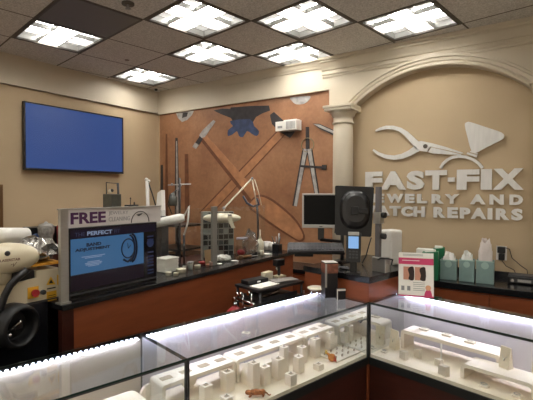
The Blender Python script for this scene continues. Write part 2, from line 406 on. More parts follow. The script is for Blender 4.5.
letters('WATCHREPAIRS', 3, [(360, 376), (377, 389.5), (389.5, 400.8), (401.3, 413), (413.5, 425), (433.5, 445.5), (447.5, 458), (460, 470.5), (471, 486.5), (487.8, 492.6), (496, 509.5), (511.5, 523)],
        [(395, 206.5), (515, 208.2)], [(395, 216.6), (515, 219.8)],
        ['bottom row metal letter W beginning the row', 'bottom row metal letter A beside the display pole', 'bottom row metal letter T', 'bottom row metal letter C', 'bottom row metal letter H', 'bottom row metal letter R beginning the second word', 'bottom row metal letter E',
         'bottom row metal letter P', 'bottom row metal letter A between P and I', 'bottom row metal letter I', 'bottom row metal letter R before the final S', 'bottom row metal letter S ending the row'])

def on_wall(pts, Y): return [(aty(x, y, Y).x, aty(x, y, Y).z) for x, y in pts]
def smooth_closed(pts, n=4):
    out = []; k = len(pts)
    for i in range(k):
        p0, p1, p2, p3 = [Vector(pts[(i+j-1) % k]) for j in range(4)]
        for s_ in range(n):
            t_ = s_/n; out.append(tuple(.5*((2*p1)+(-p0+p2)*t_+(2*p0-5*p1+4*p2-p3)*t_*t_+(-p0+3*p1-3*p2+p3)*t_**3)))
    return out
def band(mb, px, Y, wpx, dp):
    """flat metal band following picture-traced wall points, own width per point"""
    c_ = [Vector(p) for p in on_wall(px, Y)]; mpp = 1/ (FPX/4.2)
    L = []; R = []
    for i, p in enumerate(c_):
        d = (c_[min(i+1, len(c_)-1)]-c_[max(i-1, 0)]).normalized(); n_ = Vector((-d.y, d.x)); w_ = wpx[i]*mpp/2
        L.append(p+n_*w_); R.append(p-n_*w_)
    for i in range(len(c_)-1):
        mb.prism([tuple(L[i]), tuple(L[i+1]), tuple(R[i+1]), tuple(R[i])], (0, Y, 0), (1, 0, 0), (0, 0, 1), (0, 1, 0), 0, dp)
EXW = ((1, 0, 0), (0, 0, 1), (0, 1, 0))
pl = thing('pliers_emblem', 'brushed metal cutout of pliers above the wall lettering', 'wall emblem', (aty(405, 146, YB).x, YB-.002, aty(405, 146, YB).z))
m_ = MB(); band(m_, [(375.5, 130.8), (380, 128.8), (386, 127.3), (393, 127.4), (400, 129.5), (406, 133.5), (411, 138.5), (416, 144), (419, 147)], YW, [1.5, 2.6, 3.2, 3.4, 3.8, 4.4, 5, 6, 7], .016)
put('handle', m_, steel_sign, pl, world=True)
m_ = MB(); band(m_, [(373, 149.8), (378, 153.5), (385, 156.4), (394, 157.6), (402, 156.3), (410, 152.8), (417, 148.2)], YW, [1.6, 2.8, 3.6, 4.2, 4.8, 5.4, 6.5], .016)
put('handle', m_, steel_sign, pl, world=True)
m_ = MB(); m_.prism(on_wall([(416, 142), (421, 141), (432, 143.2), (446, 147), (461, 152), (463.5, 153), (461, 153.4), (445, 149.6), (430.5, 146.6), (427, 151.8), (418, 150.5)], YW), (0, YW-.004, 0), *EXW, 0, .02)
put('jaw', m_, steel_sign, pl, world=True)
m_ = MB(); m_.prism(on_wall([(431.5, 147.4), (445, 150.4), (461, 154.3), (461, 154.9), (447, 154.2), (432, 153.4), (428, 152)], YW), (0, YW-.001, 0), *EXW, 0, .017)
put('jaw', m_, steel_sign, pl, world=True)
p_ = aty(425.5, 146.3, YW); put('rivet', MB().cyl((p_.x, YW-.008, p_.z), (p_.x, YW-.003, p_.z), .02, n=16), mat('dark_rivet', '6A6560', .4, metal=.6), pl, world=True)
rg = thing('ring_emblem', 'brushed metal cutout of a diamond ring held by the pliers', 'wall emblem', (aty(470, 150, YB).x, YB-.002, aty(470, 150, YB).z))
m_ = MB(); m_.prism(smooth_closed(on_wall([(464.8, 125), (467, 122.3), (471, 122.3), (487, 127.5), (501.5, 132.5), (504, 136.5), (501, 140), (487, 147), (476, 152.6), (471.5, 151), (467.5, 137)], YW), 3), (0, YW-.004, 0), *EXW, 0, .02)
put('diamond', m_, steel_sign, rg, world=True)
m_ = MB(); m_.prism(on_wall([(467.5, 152.2), (477.3, 155.2), (476.3, 157.4), (466.5, 154)], YW), (0, YW, 0), *EXW, 0, .016)
m_.prism(on_wall([(470.5, 150.8), (478, 153.2), (477.3, 154.4), (469.6, 151.9)], YW), (0, YW, 0), *EXW, 0, .014)
put('setting', m_, steel_sign, rg, world=True)
m_ = MB(); band(m_, [(440.3, 168.2), (443, 163.5), (447, 159.8), (452, 157.3), (458.5, 156.2), (466, 157), (473, 159.6), (478.5, 163.3), (482.3, 168)], YW, [2.4]*9, .016)
put('band', m_, steel_sign, rg, world=True)

# ------------------------------------------------------------------ mural
mur = bpy.data.materials.new('mural_print'); mur.use_nodes = True; nt = mur.node_tree; b = nt.nodes['Principled BSDF']; b.inputs['Roughness'].default_value = .45
tcn = nt.nodes.new('ShaderNodeTexCoord')
n1 = nt.nodes.new('ShaderNodeTexNoise'); n1.inputs['Scale'].default_value = 2.2; n1.inputs['Detail'].default_value = 8; n1.inputs['Roughness'].default_value = .65
n2 = nt.nodes.new('ShaderNodeTexNoise'); n2.inputs['Scale'].default_value = 28; n2.inputs['Detail'].default_value = 6
nt.links.new(tcn.outputs['Object'], n1.inputs['Vector']); nt.links.new(tcn.outputs['Object'], n2.inputs['Vector'])
r1 = nt.nodes.new('ShaderNodeValToRGB'); e = r1.color_ramp.elements; e[0].position = .3; e[0].color = (*srgb('8A5D42'), 1); e[1].position = .75; e[1].color = (*srgb('B98B68'), 1)
x_ = e.new(.5); x_.color = (*srgb('A37453'), 1)
mx = nt.nodes.new('ShaderNodeMix'); mx.data_type = 'RGBA'; mx.blend_type = 'MULTIPLY'; mx.inputs[0].default_value = .35
nt.links.new(n1.outputs['Fac'], r1.inputs[0]); nt.links.new(r1.outputs[0], mx.inputs[6]); nt.links.new(n2.outputs['Fac'], mx.inputs[7]); nt.links.new(mx.outputs[2], b.inputs['Base Color'])
mt = thing('wall_mural', 'tan leather-look wall mural printed with crossed hammers, anvil and dividers', 'mural', (-3.1, YM-.001, .9))
ZM0, ZM1 = .9, FZ-.004
put('mural_sheet', MB().b(XL+.03, -1.83, YM-.004, YM, ZM0, ZM1), mur, mt, world=True)
wood_p = mat('printed_wood', 'A87652', .5, var=.25, scale=10, stretch=(1, 1, 1))
wood_d = mat('printed_dark_wood', '7A5138', .5, var=.2, scale=10)
steel_p = mat('printed_steel', 'A09D9A', .45, var=.25, scale=18)
dark_p = mat('printed_dark_iron', '2E2A2C', .5, var=.3, scale=14)
bl_p = mat('printed_blue_iron', '33405E', .5, var=.35, scale=14)
brn_p = mat('printed_brown_outline', '6A412B', .5, var=.2, scale=14)
YP = [YM-.0045]
def paint(name, px, m, dp=.0012, sm=0):
    m_ = MB(); pts = on_wall(px, YM-.005)
    pts = [(max(XL+.035, min(-1.84, p[0])), min(ZM1-.004, p[1])) for p in pts]
    if sm: pts = smooth_closed(pts, sm)
    YP[0] -= .00035
    m_.prism(pts, (0, YP[0], 0), *EXW, 0, YM-.003-YP[0]); return put(name, m_, m, mt, world=True)
def edge_line(p, q, w0, w1):
    d = Vector((q[0]-p[0], q[1]-p[1])).normalized(); n_ = Vector((-d.y, d.x))
    return [(p[0]+n_.x*w0/2, p[1]+n_.y*w0/2), (q[0]+n_.x*w1/2, q[1]+n_.y*w1/2), (q[0]-n_.x*w1/2, q[1]-n_.y*w1/2), (p[0]-n_.x*w0/2, p[1]-n_.y*w0/2)]
paint('painted_anvil', [(213.5, 110.5), (222, 108.5), (230, 108.8), (231, 107.3), (250, 106), (269, 105.5), (270, 110.5), (262, 113.5), (256, 117), (253, 122), (234, 123.5), (231, 118), (222, 114.5)], dark_p)
paint('painted_anvil', [(230, 121), (250, 119), (254, 126), (259, 131), (257, 136), (252, 134), (247, 131), (243, 137), (239, 136), (237, 131), (233, 134), (228, 136), (228, 130), (233, 126)], bl_p, sm=2)
paint('painted_fossil', [(176, 113), (185, 111.5), (194, 110.5), (192, 115), (187, 120), (182, 122), (178, 118)], steel_p)
paint('painted_fossil', [(183, 113), (188, 112.5), (187, 116.5), (182, 118)], dark_p)
paint('painted_fossil', [(290, 97.5), (300, 96.5), (310, 96), (309, 100), (304, 103.8), (296, 104.3), (292, 101)], steel_p, sm=2)
# hammer leaning right (behind)
paint('painted_hammer_shadow', edge_line((283.5, 130), (203, 216), 8.5, 10.5), brn_p)
paint('painted_hammer_handle', edge_line((285, 129), (205, 214), 6.5, 8), wood_p)
paint('painted_hammer_head', [(270, 115), (274, 112), (283, 120), (295, 132), (290, 138), (280, 132), (272, 124)], dark_p)
# hammer leaning left (front)
paint('painted_hammer_shadow', edge_line((202.5, 137), (263, 209), 7, 13.5), brn_p)
paint('painted_hammer_handle', edge_line((204, 136), (265, 208), 4.5, 10.5), wood_p)
paint('painted_hammer_shadow', [(257, 195), (269, 197), (283, 207), (297, 220), (305, 236), (300, 242), (287, 235), (271, 225), (259, 216), (248, 206)], brn_p, sm=3)
paint('painted_hammer_handle', [(258, 197), (268, 199), (281, 208), (295, 221), (303, 235), (299, 240), (287, 233), (272, 223), (260, 214), (250, 205)], wood_p, sm=3)
paint('painted_hammer_head', [(213.5, 120), (215.5, 121.5), (207, 134), (205, 137), (200, 139), (199.5, 135), (203, 130)], steel_p)
paint('painted_hammer_head', [(200, 136), (203, 139), (196.5, 148), (193, 146.5)], dark_p)
paint('painted_hammer_head', [(195.2, 142.5), (199, 144.8), (196, 149), (192.6, 146.8)], steel_p)
# files
paint('painted_file', edge_line((162, 165), (162, 225), 2, 3), dark_p)
paint('painted_file', edge_line((166.6, 134), (167, 225), 1.2, 3.4), brn_p)
paint('painted_file', edge_line((176.6, 138), (177.5, 225), 2, 5), dark_p)
paint('painted_file', edge_line((176.9, 141), (177.9, 225), 1, 2.4), steel_p)
paint('painted_file', edge_line((186.6, 154), (187.6, 225), 3, 5), brn_p)
# dividers
m_ = MB(); cc = aty(307.5, 145, YM-.008)
m_.tube([(cc.x+.075*math.cos(2*PI*i/24), YM-.008, cc.z+.075*math.sin(2*PI*i/24)) for i in range(24)], .006, 6, closed=True)
put('painted_dividers_ring', m_, mat('printed_brass', '8D7F60', .4, var=.2), mt, world=True)
paint('painted_dividers', edge_line((307.5, 127), (307.8, 150), 3.2, 3.6), dark_p)
paint('painted_dividers', edge_line((305.5, 149), (294.5, 206), 5.5, 4), dark_p)
paint('painted_dividers', edge_line((305.9, 149), (295.6, 206), 3.8, 2.6), steel_p)
paint('painted_dividers', edge_line((309.5, 149), (317.5, 196), 5.5, 4.5), dark_p)
paint('painted_dividers', edge_line((309.5, 149), (317.3, 196), 3.8, 3), steel_p)
paint('painted_dividers', edge_line((301, 166.2), (325, 167.5), 2.2, 2.2), dark_p)
paint('painted_dividers', edge_line((322, 167.3), (326.5, 167.6), 5, 5), dark_p)
paint('painted_blade', [(313, 123.6), (320, 124), (336, 131), (337, 137), (330, 133.6), (320, 129)], dark_p)
paint('painted_blade', [(314, 124.2), (320, 124.8), (336, 132), (336, 134.5), (320, 127.6)], steel_p)

# white box on the mural
p0 = aty(275.5, 131.5, YM-.09); p1 = aty(301, 119, YM-.12)
t = thing('wall_box', 'white boxy alarm speaker fixed over the right hammer head of the mural', 'wall unit', (p0.x, YM-.004, p0.z))
wx = .285; hz = .105
put('body', MB().b(0, wx*.42, -.09, -.002, 0, hz, .004).b(wx*.42, wx, -.115, -.002, -.004, hz+.006, .006), white, t)
g_ = MB()
for k in range(7): g_.b(wx*.55+k*.016, wx*.55+k*.016+.008, -.118, -.1145, .012, hz-.012)
put('grille', g_, grey, t)
put('stripe', MB().b(.03, .09, -.0915, -.0895, .03, .055), grey, t)

# cameras on the ceiling
c = atx(157, 92, XL+.10)
t = thing('security_camera', 'small white security camera in the ceiling corner over the mural', 'camera', (c.x, c.y, c.z+.03))
put('body', MB().box((0, 0, 0), (.06, .06, .05), .008).cyl((0, 0, .02), (-.075, .0, .03), .012, n=10), white, t)
put('lens', MB().cyl((.02, -.028, -.004), (.028, -.044, -.008), .02, n=16), black, t)
c = atz(536, 24, H)
t = thing('dome_camera', 'dark dome camera on the ceiling at the right edge', 'camera', c)
put('ring', MB().lathe([(.075, -.02), (.08, 0)], n=28), darkgrey, t)
put('dome', MB().lathe([(0, -.075), (.03, -.07), (.052, -.052), (.062, -.02)], n=24), black, t)

# ------------------------------------------------------------------ television
a = atx(25.3, 101, XL+.075); bq = atx(124.2, 118, XL+.075); c = atx(23.4, 169.6, XL+.075); dq = atx(122.7, 173.9, XL+.075)
y0, y1 = (a.y+c.y)/2, (bq.y+dq.y)/2; z1, z0 = (a.z+bq.z)/2, (c.z+dq.z)/2
t = thing('television', 'flat wall television showing a plain blue screen', 'television', (XL+.001, (y0+y1)/2, z0))
bz = MB(); X0 = XL+.032; X1 = XL+.075
bz.b(X0, X1, y0, y1, z0, z0+.022).b(X0, X1, y0, y1, z1-.014, z1).b(X0, X1, y0, y0+.014, z0+.022, z1-.014).b(X0, X1, y1-.014, y1, z0+.022, z1-.014)
put('bezel', bz, black, t, world=True)
put('back_cover', MB().b(XL+.030, XL+.062, y0+.01, y1-.01, z0+.01, z1-.01), black, t, world=True)
put('wall_bracket', MB().b(XL+.001, XL+.03, y0+.35, y1-.35, z0+.15, z1-.15), blackm, t, world=True)
tv = mat('blue_screen', '101828', .25, emit='334E8A', estr=.8)
put('screen', MB().b(XL+.062, XL+.070, y0+.014, y1-.014, z0+.022, z1-.014), tv, t, world=True)

# ------------------------------------------------------------------ display cases
ANG = math.radians(76.6); CN = Vector((-.955, 2.59, 0))
uL = Vector((math.cos(ANG), math.sin(ANG), 0)); nL = Vector((-uL.y, uL.x, 0)); rR = -nL
D = .447; ZT = .965; ZD = .628
ledm = mat('led_chip', 'FFFFFF', .4, emit='DCE6FF', estr=34)
fill_down = mat('unseen_fill', 'FFFFFF', .4, emit='E6E8FF', estr=FILL*.78)  # added downward emitter, does the lighting while the visible chips stay dim
fill_down2 = mat('unseen_fill_soft', 'FFFFFF', .4, emit='E8E8FF', estr=FILL*1.0)
led_warm = mat('led_tube', 'FFFFFF', .4, emit='E4E6FF', estr=9)
def case(label, loc, rz, L, panel, left_end, right_end, dots):
    t = thing('display_case', label, 'display case', loc, rz, 'glass jewellery display cases')
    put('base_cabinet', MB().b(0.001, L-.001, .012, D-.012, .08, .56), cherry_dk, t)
    put('plinth', MB().b(.01, L-.01, .05, D-.02, 0, .08), black, t)
    put('trim_band', MB().b(0, L, 0, D, .56, ZD-.02), darktrim, t)
    put('deck', MB().b(.004, L-.004, .009, D-.012, ZD-.02, ZD), deck_m, t)
    put('rear_panel', MB().b(.004, L/2+.01, D-.014, D-.008, ZD, ZT-.012).b(L/2-.01, L-.004, D-.022, D-.0155, ZD, ZT-.012), panel, t)
    put('front_glass', MB().b(.004, L-.004, .001, .007, ZD-.02, ZT-.0075), gl, t)
    put('top_glass', MB().b(0, L, .0005, D, ZT-.006, ZT), gl, t)
    put('glass_edge', MB().b(0, L, -.002, .0005, ZT-.0065, ZT+.0005), edge_g, t)
    tr = MB().b(0, L, -.001, .010, ZT-.0135, ZT-.0065)
    for x in (0, L-.008): tr.b(x, x+.008, -.001, .008, ZD-.02, ZT-.0135).b(x-(.008 if x else 0), x+(.008 if x else .016), D-.012, D, ZD-.02, ZT-.006)
    for x in (0, L-.006): tr.b(x, x+.006, .010, D-.01, ZT-.012, ZT-.0062)
    tr.b(0, L, D-.007, D, ZD-.02, ZT-.006)
    put('frame', tr, darktrim, t)
    for x, k in ((.0065, left_end), (L-.0095, right_end)):
        if k: put('end_panel', MB().b(x, x+.003, .009, D-.024, ZD, ZT-.0135), mirror if k == 'm' else gl, t)
    ls = put('led_strip', MB().b(.01, L-.01, D-.034, D-.0235, ZT-.021, ZT-.0065), black, t)
    put('fill_strip', MB().b(.02, L-.02, D-.0335, D-.0245, ZT-.0225, ZT-.021), fill_down if dots else fill_down2, ls)  # extra glowing strip under the housing, out of sight, lights the case
    m_ = MB()
    if dots:
        n = int(L/.024)
        for i in range(n):
            x = .020+i*.024
            if x < L-.02: m_.box((x, D-.0355, ZT-.0145), (.010, .003, .007))
        put('led', m_, ledm, ls)
    else:
        m_.cyl((.02, D-.037, ZT-.016), (L-.02, D-.037, ZT-.016), .0035, n=8); put('led', m_, led_warm, ls)
    return t
LB = 1.351
case('long glass display case of white ring stands in the centre foreground', CN - uL*LB, ANG, LB-.002, panel_m, None, 'm', True)
case('glass display case at the lower left with bright dotted light strip', CN - uL*(2*LB+.004), ANG, LB, panel_g, None, 'g', True)
case('glass display case on the right holding white pendant stands and risers', CN, ANG-PI/2, 1.35, panel_m, 'm', None, False)
def LP_(x, y, z=0): v = CN + uL*x + nL*y; return Vector((v.x, v.y, z))
def RP_(x, y, z=0): v = CN + rR*x + uL*y; return Vector((v.x, v.y, z))
def toL(p): d = p-CN; return d.x*uL.x+d.y*uL.y, d.x*nL.x+d.y*nL.y
def toR(p): d = p-CN; return d.x*rR.x+d.y*rR.y, d.x*uL.x+d.y*uL.y

# ---- ring stands on the decks
pad_m = mat('ivory_pad', 'A8957A', .6)
def ring_stand(loc, rz, wd, ht, label, ring=True):
    t = thing('ring_stand', label, 'ring stand', loc, rz, 'square white ring stands')
    h = wd/2; m_ = MB().b(-h, h, -h, h, 0, ht-.006, .002)
    i = wd*.27
    for s_ in (-1, 1): m_.b(s_*i if s_ > 0 else -h, h if s_ > 0 else -i, -h, h, ht-.006, ht, 0).b(-i, i, (i if s_ > 0 else -h), (h if s_ > 0 else -i), ht-.006, ht)
    put('post', m_, white_l, t)
    put('slot_pad', MB().b(-i, i, -i, i, ht-.006, ht-.003), pad_m, t)
    if ring:
        k = MB(); k.tube([(.008*math.cos(a_), 0, ht-.001+.008*math.sin(a_)) for a_ in [PI*j/8 for j in range(9)]], .0014, 6)
        rr = put('ring', k, silver, t); put('stone', MB().ball((0, 0, ht+.0085), .003, 5), chrome, rr)
    return t
stands = [  # px of the base centre, py of the base front, py of the top, width px, label
    (206, 409, 384.5, 13, 'white ring stand nearest the left end of the centre case'),
    (227, 392, 371, 13, 'tall white ring stand standing second from the left'),
    (226.5, 414, 396, 12.5, 'short ring stand cut by the bottom edge of the picture'),
    (235, 380, 362.5, 11, 'ring stand close behind the second tall stand'),
    (264.5, 386, 366, 11.5, 'tall ring stand just above the leopard figurine'),
    (269, 370, 346.5, 8.5, 'slim ring stand alone near the rear riser'),
    (278, 380, 358, 12.5, 'tall ring stand right of the curled riser'),
    (291.5, 387, 373.5, 11, 'low ring stand in front of the taller pair'),
    (298.5, 374, 356, 10.5, 'ring stand left of the lone front cube'),
    (302, 364.5, 346.5, 10, 'ring stand behind the centre pair'),
    (315, 359, 338.5, 10, 'tall ring stand near the shell figurine'),
    (318.5, 371.5, 363.5, 10, 'very low ring stand at the glass front'),
    (324.5, 349, 332, 8.5, 'ring stand at the right end under the last riser'),
    (332, 348.5, 335.5, 7, 'small ring stand farthest to the right'),
]
for px, pb, pt, wpx, lab in stands:
    p = atz(px, pb-2.2, ZD); x, y = toL(p); mp = (p-EYE).dot(_f)/FPX
    wd = wpx*mp/1.28; y = max(.012+wd/2+.004, min(.247-wd/2, y)); y = min(y, .170-wd/2) if -.89 < x < -.62 else y; p = LP_(x, y, ZD)
    # height from the vertical ray through its top
    d = ray(px, pt); k = math.hypot(p.x, p.y)/math.hypot(d.x, d.y); ht = EYE.z+d.z*k-ZD
    ring_stand(p, ANG, wd, max(.025, ht), lab)

# ---- risers
def riser(loc, rz, L, dp, ht, label, th=.018, rad=.016, pads=0, slotm=None, nm='display_riser'):
    """bridge shelf with rounded shoulders on two end legs"""
    t = thing(nm, label, 'display riser', loc, rz, 'white leatherette display risers')
    out = []; inn = []
    for i in range(7): a_ = PI-PI/2*i/6; out.append((rad+rad*math.cos(a_), ht-rad+rad*math.sin(a_)))
    for i in range(7): a_ = PI/2-PI/2*i/6; out.append((L-rad+rad*math.cos(a_), ht-rad+rad*math.sin(a_)))
    r2 = max(.004, rad-th)
    for i in range(7): a_ = PI/2*i/6; inn.append((L-th-r2+r2*math.cos(a_), ht-th-r2+r2*math.sin(a_)))
    for i in range(7): a_ = PI/2+PI/2*i/6; inn.append((th+r2+r2*math.cos(a_), ht-th-r2+r2*math.sin(a_)))
    ol = [(0, 0)]+out+[(L, 0), (L-th, 0)]+inn+[(th, 0)]
    # build as quads between outer and inner line
    A_ = [(0, 0)]+out+[(L, 0)]; B_ = [(th, 0)]+inn[::-1]+[(L-th, 0)]
    m_ = MB()
    for i in range(len(A_)-1):
        m_.prism([A_[i], A_[i+1], B_[i+1], B_[i]], (0, 0, 0), (1, 0, 0), (0, 0, 1), (0, 1, 0), 0, dp)
    put('shelf', m_, white_l, t)
    for k in range(pads):
        x = L*(k+.5)/pads; put('slot', MB().b(x-.03, x+.03, dp*.35, dp*.65, ht, ht+.0025, .001), pad_m, t)
    return t
RZ = .125
x0 = toL(atz(185, 384, ZD+RZ))[0]; x1 = toL(atz(247, 357, ZD+RZ))[0]; x2 = toL(atz(323, 333, ZD+RZ))[0]
xs = [-1.30, -.925, -.275]
riser(LP_(-1.335, .25, ZD), ANG, .44, .13, RZ, 'long white riser at the left end of the centre case', pads=4)
riser(LP_(-.885, .25, ZD), ANG, .55, .13, RZ, 'white riser running along the middle of the centre case', pads=4)
riser(LP_(-.325, .25, ZD), ANG, .29, .13, RZ, 'white riser at the far right end of the centre case', pads=3)
# curled riser in front
p = atz(252, 386, ZD); x, y = toL(p)
riser(LP_(-.865, .175, ZD), ANG, .22, .065, .088, 'short rounded white riser curling between ring stands', th=.02, rad=.04)
# lower-left case
riser(LP_(-1.80, .10, ZD), ANG, .36, .16, .15, 'wide white riser at the corner of the lower left case', th=.03, rad=.06, pads=1)
riser(LP_(-2.32, .12, ZD), ANG, .42, .15, .13, 'white riser cut by the bottom edge in the lower left case', th=.025, rad=.05, pads=2)
def disc_stand(px, py, rpx, label):
    p = atz(px, py, ZD+.06); d = p-EYE; x, y = toL(p); y = min(y, D-.07); p = LP_(x, y, ZD); mp = d.dot(_f)/FPX
    t = thing('bracelet_disc', label, 'disc display', p, ANG, 'round white disc displays')
    r = rpx*mp; put('disc', MB().cyl((0, -.01, r), (0, .01, r), r, n=28), white_l, t)
    put('foot', MB().b(-.02, .02, -.02, .025, 0, .012, .003), white_l, t)
disc_stand(165, 362, 7.5, 'round white disc display at the case divider')
disc_stand(122, 370, 8.5, 'round white disc display in the middle of the lower left case')
def earring_stand(px, py, label):
    p = atz(px, py, ZD+.08); x, y = toL(p); p = LP_(x, min(y, D-.06), ZD)
    t = thing('earring_stand', label, 'earring stand', p, ANG, 't-shaped earring stands')
    put('stem', MB().b(-.004, .004, -.004, .004, 0, .11), white_l, t)
    put('bar', MB().b(-.014, .014, -.006, .006, .11, .12, .002), white, t); put('foot', MB().b(-.012, .012, -.012, .012, 0, .006), white_l, t)
earring_stand(24, 391, 'left one of two slim white earring stands near the light strip')
earring_stand(30, 392, 'right one of two slim white earring stands near the light strip')
for px, py, lab in ((87, 383, 'left small ivory pad lying in the lower left case'), (95, 380.5, 'right small ivory pad lying in the lower left case')):
    p = atz(px, py, ZD+.05); x, y = toL(p); p = LP_(x, min(y, D-.06), ZD)
    tag(put('jewellery_pad', MB(frame(p, ANG)).b(-.014, .014, -.012, .012, 0, .05, .004), pad_m, origin=p), lab, 'pad')

# leopard figurine
leo = mat('leopard_enamel', 'A8622E', .25, var=.5, scale=120, metal=.3)
p = atz(257, 396.5, ZD); x, y = toL(p); p = LP_(x, max(y, .05), ZD)
k = (p-EYE).dot(_f)/FPX*1.0
bmf = MB()
bmf.tube([(-8*k, 0, 3.2*k), (-5*k, 0, 4.2*k), (-1*k, 0, 4.6*k), (3*k, 0, 4.4*k), (6*k, 0, 4.8*k), (8.0*k, 0, 4.0*k)], [1.6*k, 2.9*k, 3.0*k, 2.7*k, 3.1*k, 1.8*k], 12)
bmf.ball((-8.8*k, -.6*k, 4.6*k), 2.7*k, 8, (1.15, .9, .95)); bmf.ball((-10.6*k, -1*k, 3.7*k), 1.0*k, 6)
for sy in (-1, 1): bmf.ball((-8.4*k, -.6*k+sy*1.2*k, 6.0*k), .6*k, 5)
for sx, sy, dx in ((-6, -1.4, -2), (-5, 1.4, -1), (6, -1.4, 1), (5.5, 1.4, 2.2)):
    bmf.tube([(sx*k, sy*k, 4*k), ((sx+dx*.4)*k, sy*1.1*k, 2.2*k), ((sx+dx*.2)*k, sy*1.1*k, .8*k), ((sx+dx-.4)*k, sy*1.1*k, .45*k)], [1.9*k, 1.3*k, .95*k, .85*k], 8)
bmf.tube([(8*k, 0, 4.2*k), (10*k, .2*k, 3.4*k), (11.4*k, .2*k, 1.6*k), (13*k, .2*k, 1.2*k), (13.6*k, .2*k, 2.2*k)], [1.1*k, .8*k, .7*k, .65*k, .6*k], 8)
lo = thing('leopard_figurine', 'brown spotted leopard figurine crouching at the front of the centre case', 'figurine', p, math.atan2(p.y, p.x)-PI/2)
put('body', bmf, leo, lo)
# shell-like figurine
p = atz(331, 361.5, ZD); x, y = toL(p); p = LP_(x, max(y, .045), ZD); k = (p-EYE).dot(_f)/FPX
t = thing('fish_figurine', 'small orange and yellow enamelled fish figurine near the right end', 'figurine', p, math.atan2(p.y, p.x)-PI/2)
put('body', MB().ball((1*k, 0, 4*k), 4*k, 10, (1.0, .7, 1.0)).cyl((-1*k, 0, 5.5*k), (-4.5*k, 0, 9*k), 2*k, .6*k, n=10), mat('orange_enamel', 'D08A4A', .25, var=.3, scale=60), t)
put('fin', MB().prism([(2*k, 2*k), (5.5*k, 1*k), (5*k, 4.5*k), (3*k, 7*k), (4*k, 4*k)], (0, -3*k, 0), (1, 0, 0), (0, 0, 1), (0, 1, 0), 0, 2*k), mat('red_enamel', 'B8442E', .3), t)
put('tail', MB().prism([(-3*k, 8*k), (-6*k, 7*k), (-6*k, 11*k), (-4*k, 11*k)], (0, -.5*k, 0), (1, 0, 0), (0, 0, 1), (0, 1, 0), 0, k), mat('yellow_enamel', 'DDBB5A', .3), t)
# tray with rings at the right end
p = atz(347, 351, ZD); x, y = toL(p)
x = min(x, -.14); y = .12
t = thing('ring_tray', 'low white tray with small brown rings at the right end of the centre case', 'tray', LP_(x, y, ZD), ANG)
put('tray', MB().b(-.13, .12, -.075, .075, 0, .010, .003), white_l, t)
tray_z = .010
gi = 0
for i in range(4):
    for j in range(3):
        q = LP_(x-.10+i*.062, y-.045+j*.045, ZD+tray_z)
        r_ = MB(frame(q, ANG)); r_.tube([(.007*math.cos(2*PI*s_/10), 0, .008+.007*math.sin(2*PI*s_/10)) for s_ in range(10)], .0018, 5, closed=True)
        o = put('gold_ring', r_, mat('bronze_ring', '7A5A3C', .35, metal=.5) if gi == 0 else MATS['bronze_ring'], origin=q)
        lab_r = ('front row', 'middle row', 'back row')[j]; lab_c = ('first', 'second', 'third', 'fourth')[i]
        tag(o, f'tiny bronze ring on the low tray, {lab_c} from the left in the {lab_r}', 'ring', 'bronze rings on the low tray'); gi += 1
# lock at the corner
p = LP_(-.07, -.004, .86)
t = thing('case_lock', 'small dark lock fixed at the right end of the centre case', 'lock', LP_(-.05, .02, .845), ANG)
put('body', MB().b(-.035, .0, -.008, .004, 0, .012, .002), blackm, t); put('barrel', MB().cyl((-.03, -.008, .006), (-.03, -.016, .006), .008, n=12), darkgrey, t)
put('bracket', MB().b(0, .0405, -.004, .002, .002, .010), blackm, t)

# ---- right case contents
riser(RP_(.085, .25, ZD), ANG-PI/2, .615, .14, .125, 'long white riser at the back of the right case', th=.022, rad=.02, pads=0)
riser(RP_(.545, .09, ZD), ANG-PI/2, .37, .15, .085, 'lower curled white riser in front of the long one', th=.02, rad=.035)
tag(put('support_rod', MB(frame(RP_(.36, .252, ZD), 0)).cyl((0, 0, 0), (0, 0, .104), .005, n=10), white, origin=RP_(.36, .252, ZD)), 'thin white rod propping the middle of the long right riser', 'rod')
def pendant_bust(loc, rz, wt, wb, ht, label, kind='v'):
    t = thing('pendant_stand', label, 'pendant stand', loc, rz, 'ivory pendant stands')
    m_ = MB(); le = .02
    vv = [(-wb/2, 0, 0), (wb/2, 0, 0), (wt/2, le, ht), (-wt/2, le, ht)]; vb = [(-wb/2, .045, 0), (wb/2, .045, 0), (wt/2, le+.006, ht), (-wt/2, le+.006, ht)]
    m_._add(vv+vb, [(0, 1, 2, 3), (7, 6, 5, 4), (0, 4, 5, 1), (1, 5, 6, 2), (2, 6, 7, 3), (3, 7, 4, 0)])
    put('board', m_, mat('ivory_leatherette', 'EADBC2', .5) if 'ivory_leatherette' not in MATS else MATS['ivory_leatherette'], t)
    k = MB(); c_ = ht*.48; yy = lambda z: le*z/ht-.002
    k.tube([(-wt*.28, yy(ht*.62), ht*.62), (-wt*.1, yy(ht*.48), ht*.50), (0, yy(ht*.44), ht*.45), (wt*.1, yy(ht*.48), ht*.50), (wt*.28, yy(ht*.62), ht*.62)], .0012, 5)
    put('necklace', k, silver, t); put('pendant', MB().ball((0, yy(ht*.4)-.002, ht*.40), .005, 6, (1, .5, 1.3)), chrome, t)
    return t
FR = ANG-PI/2
px0 = atz(392, 349, ZD); xx, yy_ = toR(px0)
pendant_bust(RP_(xx, yy_, ZD), FR-.25, .066, .055, .125, 'cream pendant bust at the left end of the right case')
p = toR(aty(0, 0, 1)) if False else None
pendant_bust(RP_(.735, .185, ZD+.085), FR-.3, .058, .055, .115, 'upright pendant card stand on the curled riser')
pendant_bust(RP_(.86, .30, ZD), FR-.35, .06, .06, .15, 'pendant stand at the right edge of the picture')
pendant_bust(RP_(.985, .05, ZD), FR-.35, .045, .045, .09, 'short pendant stand beside the end of the curled riser')
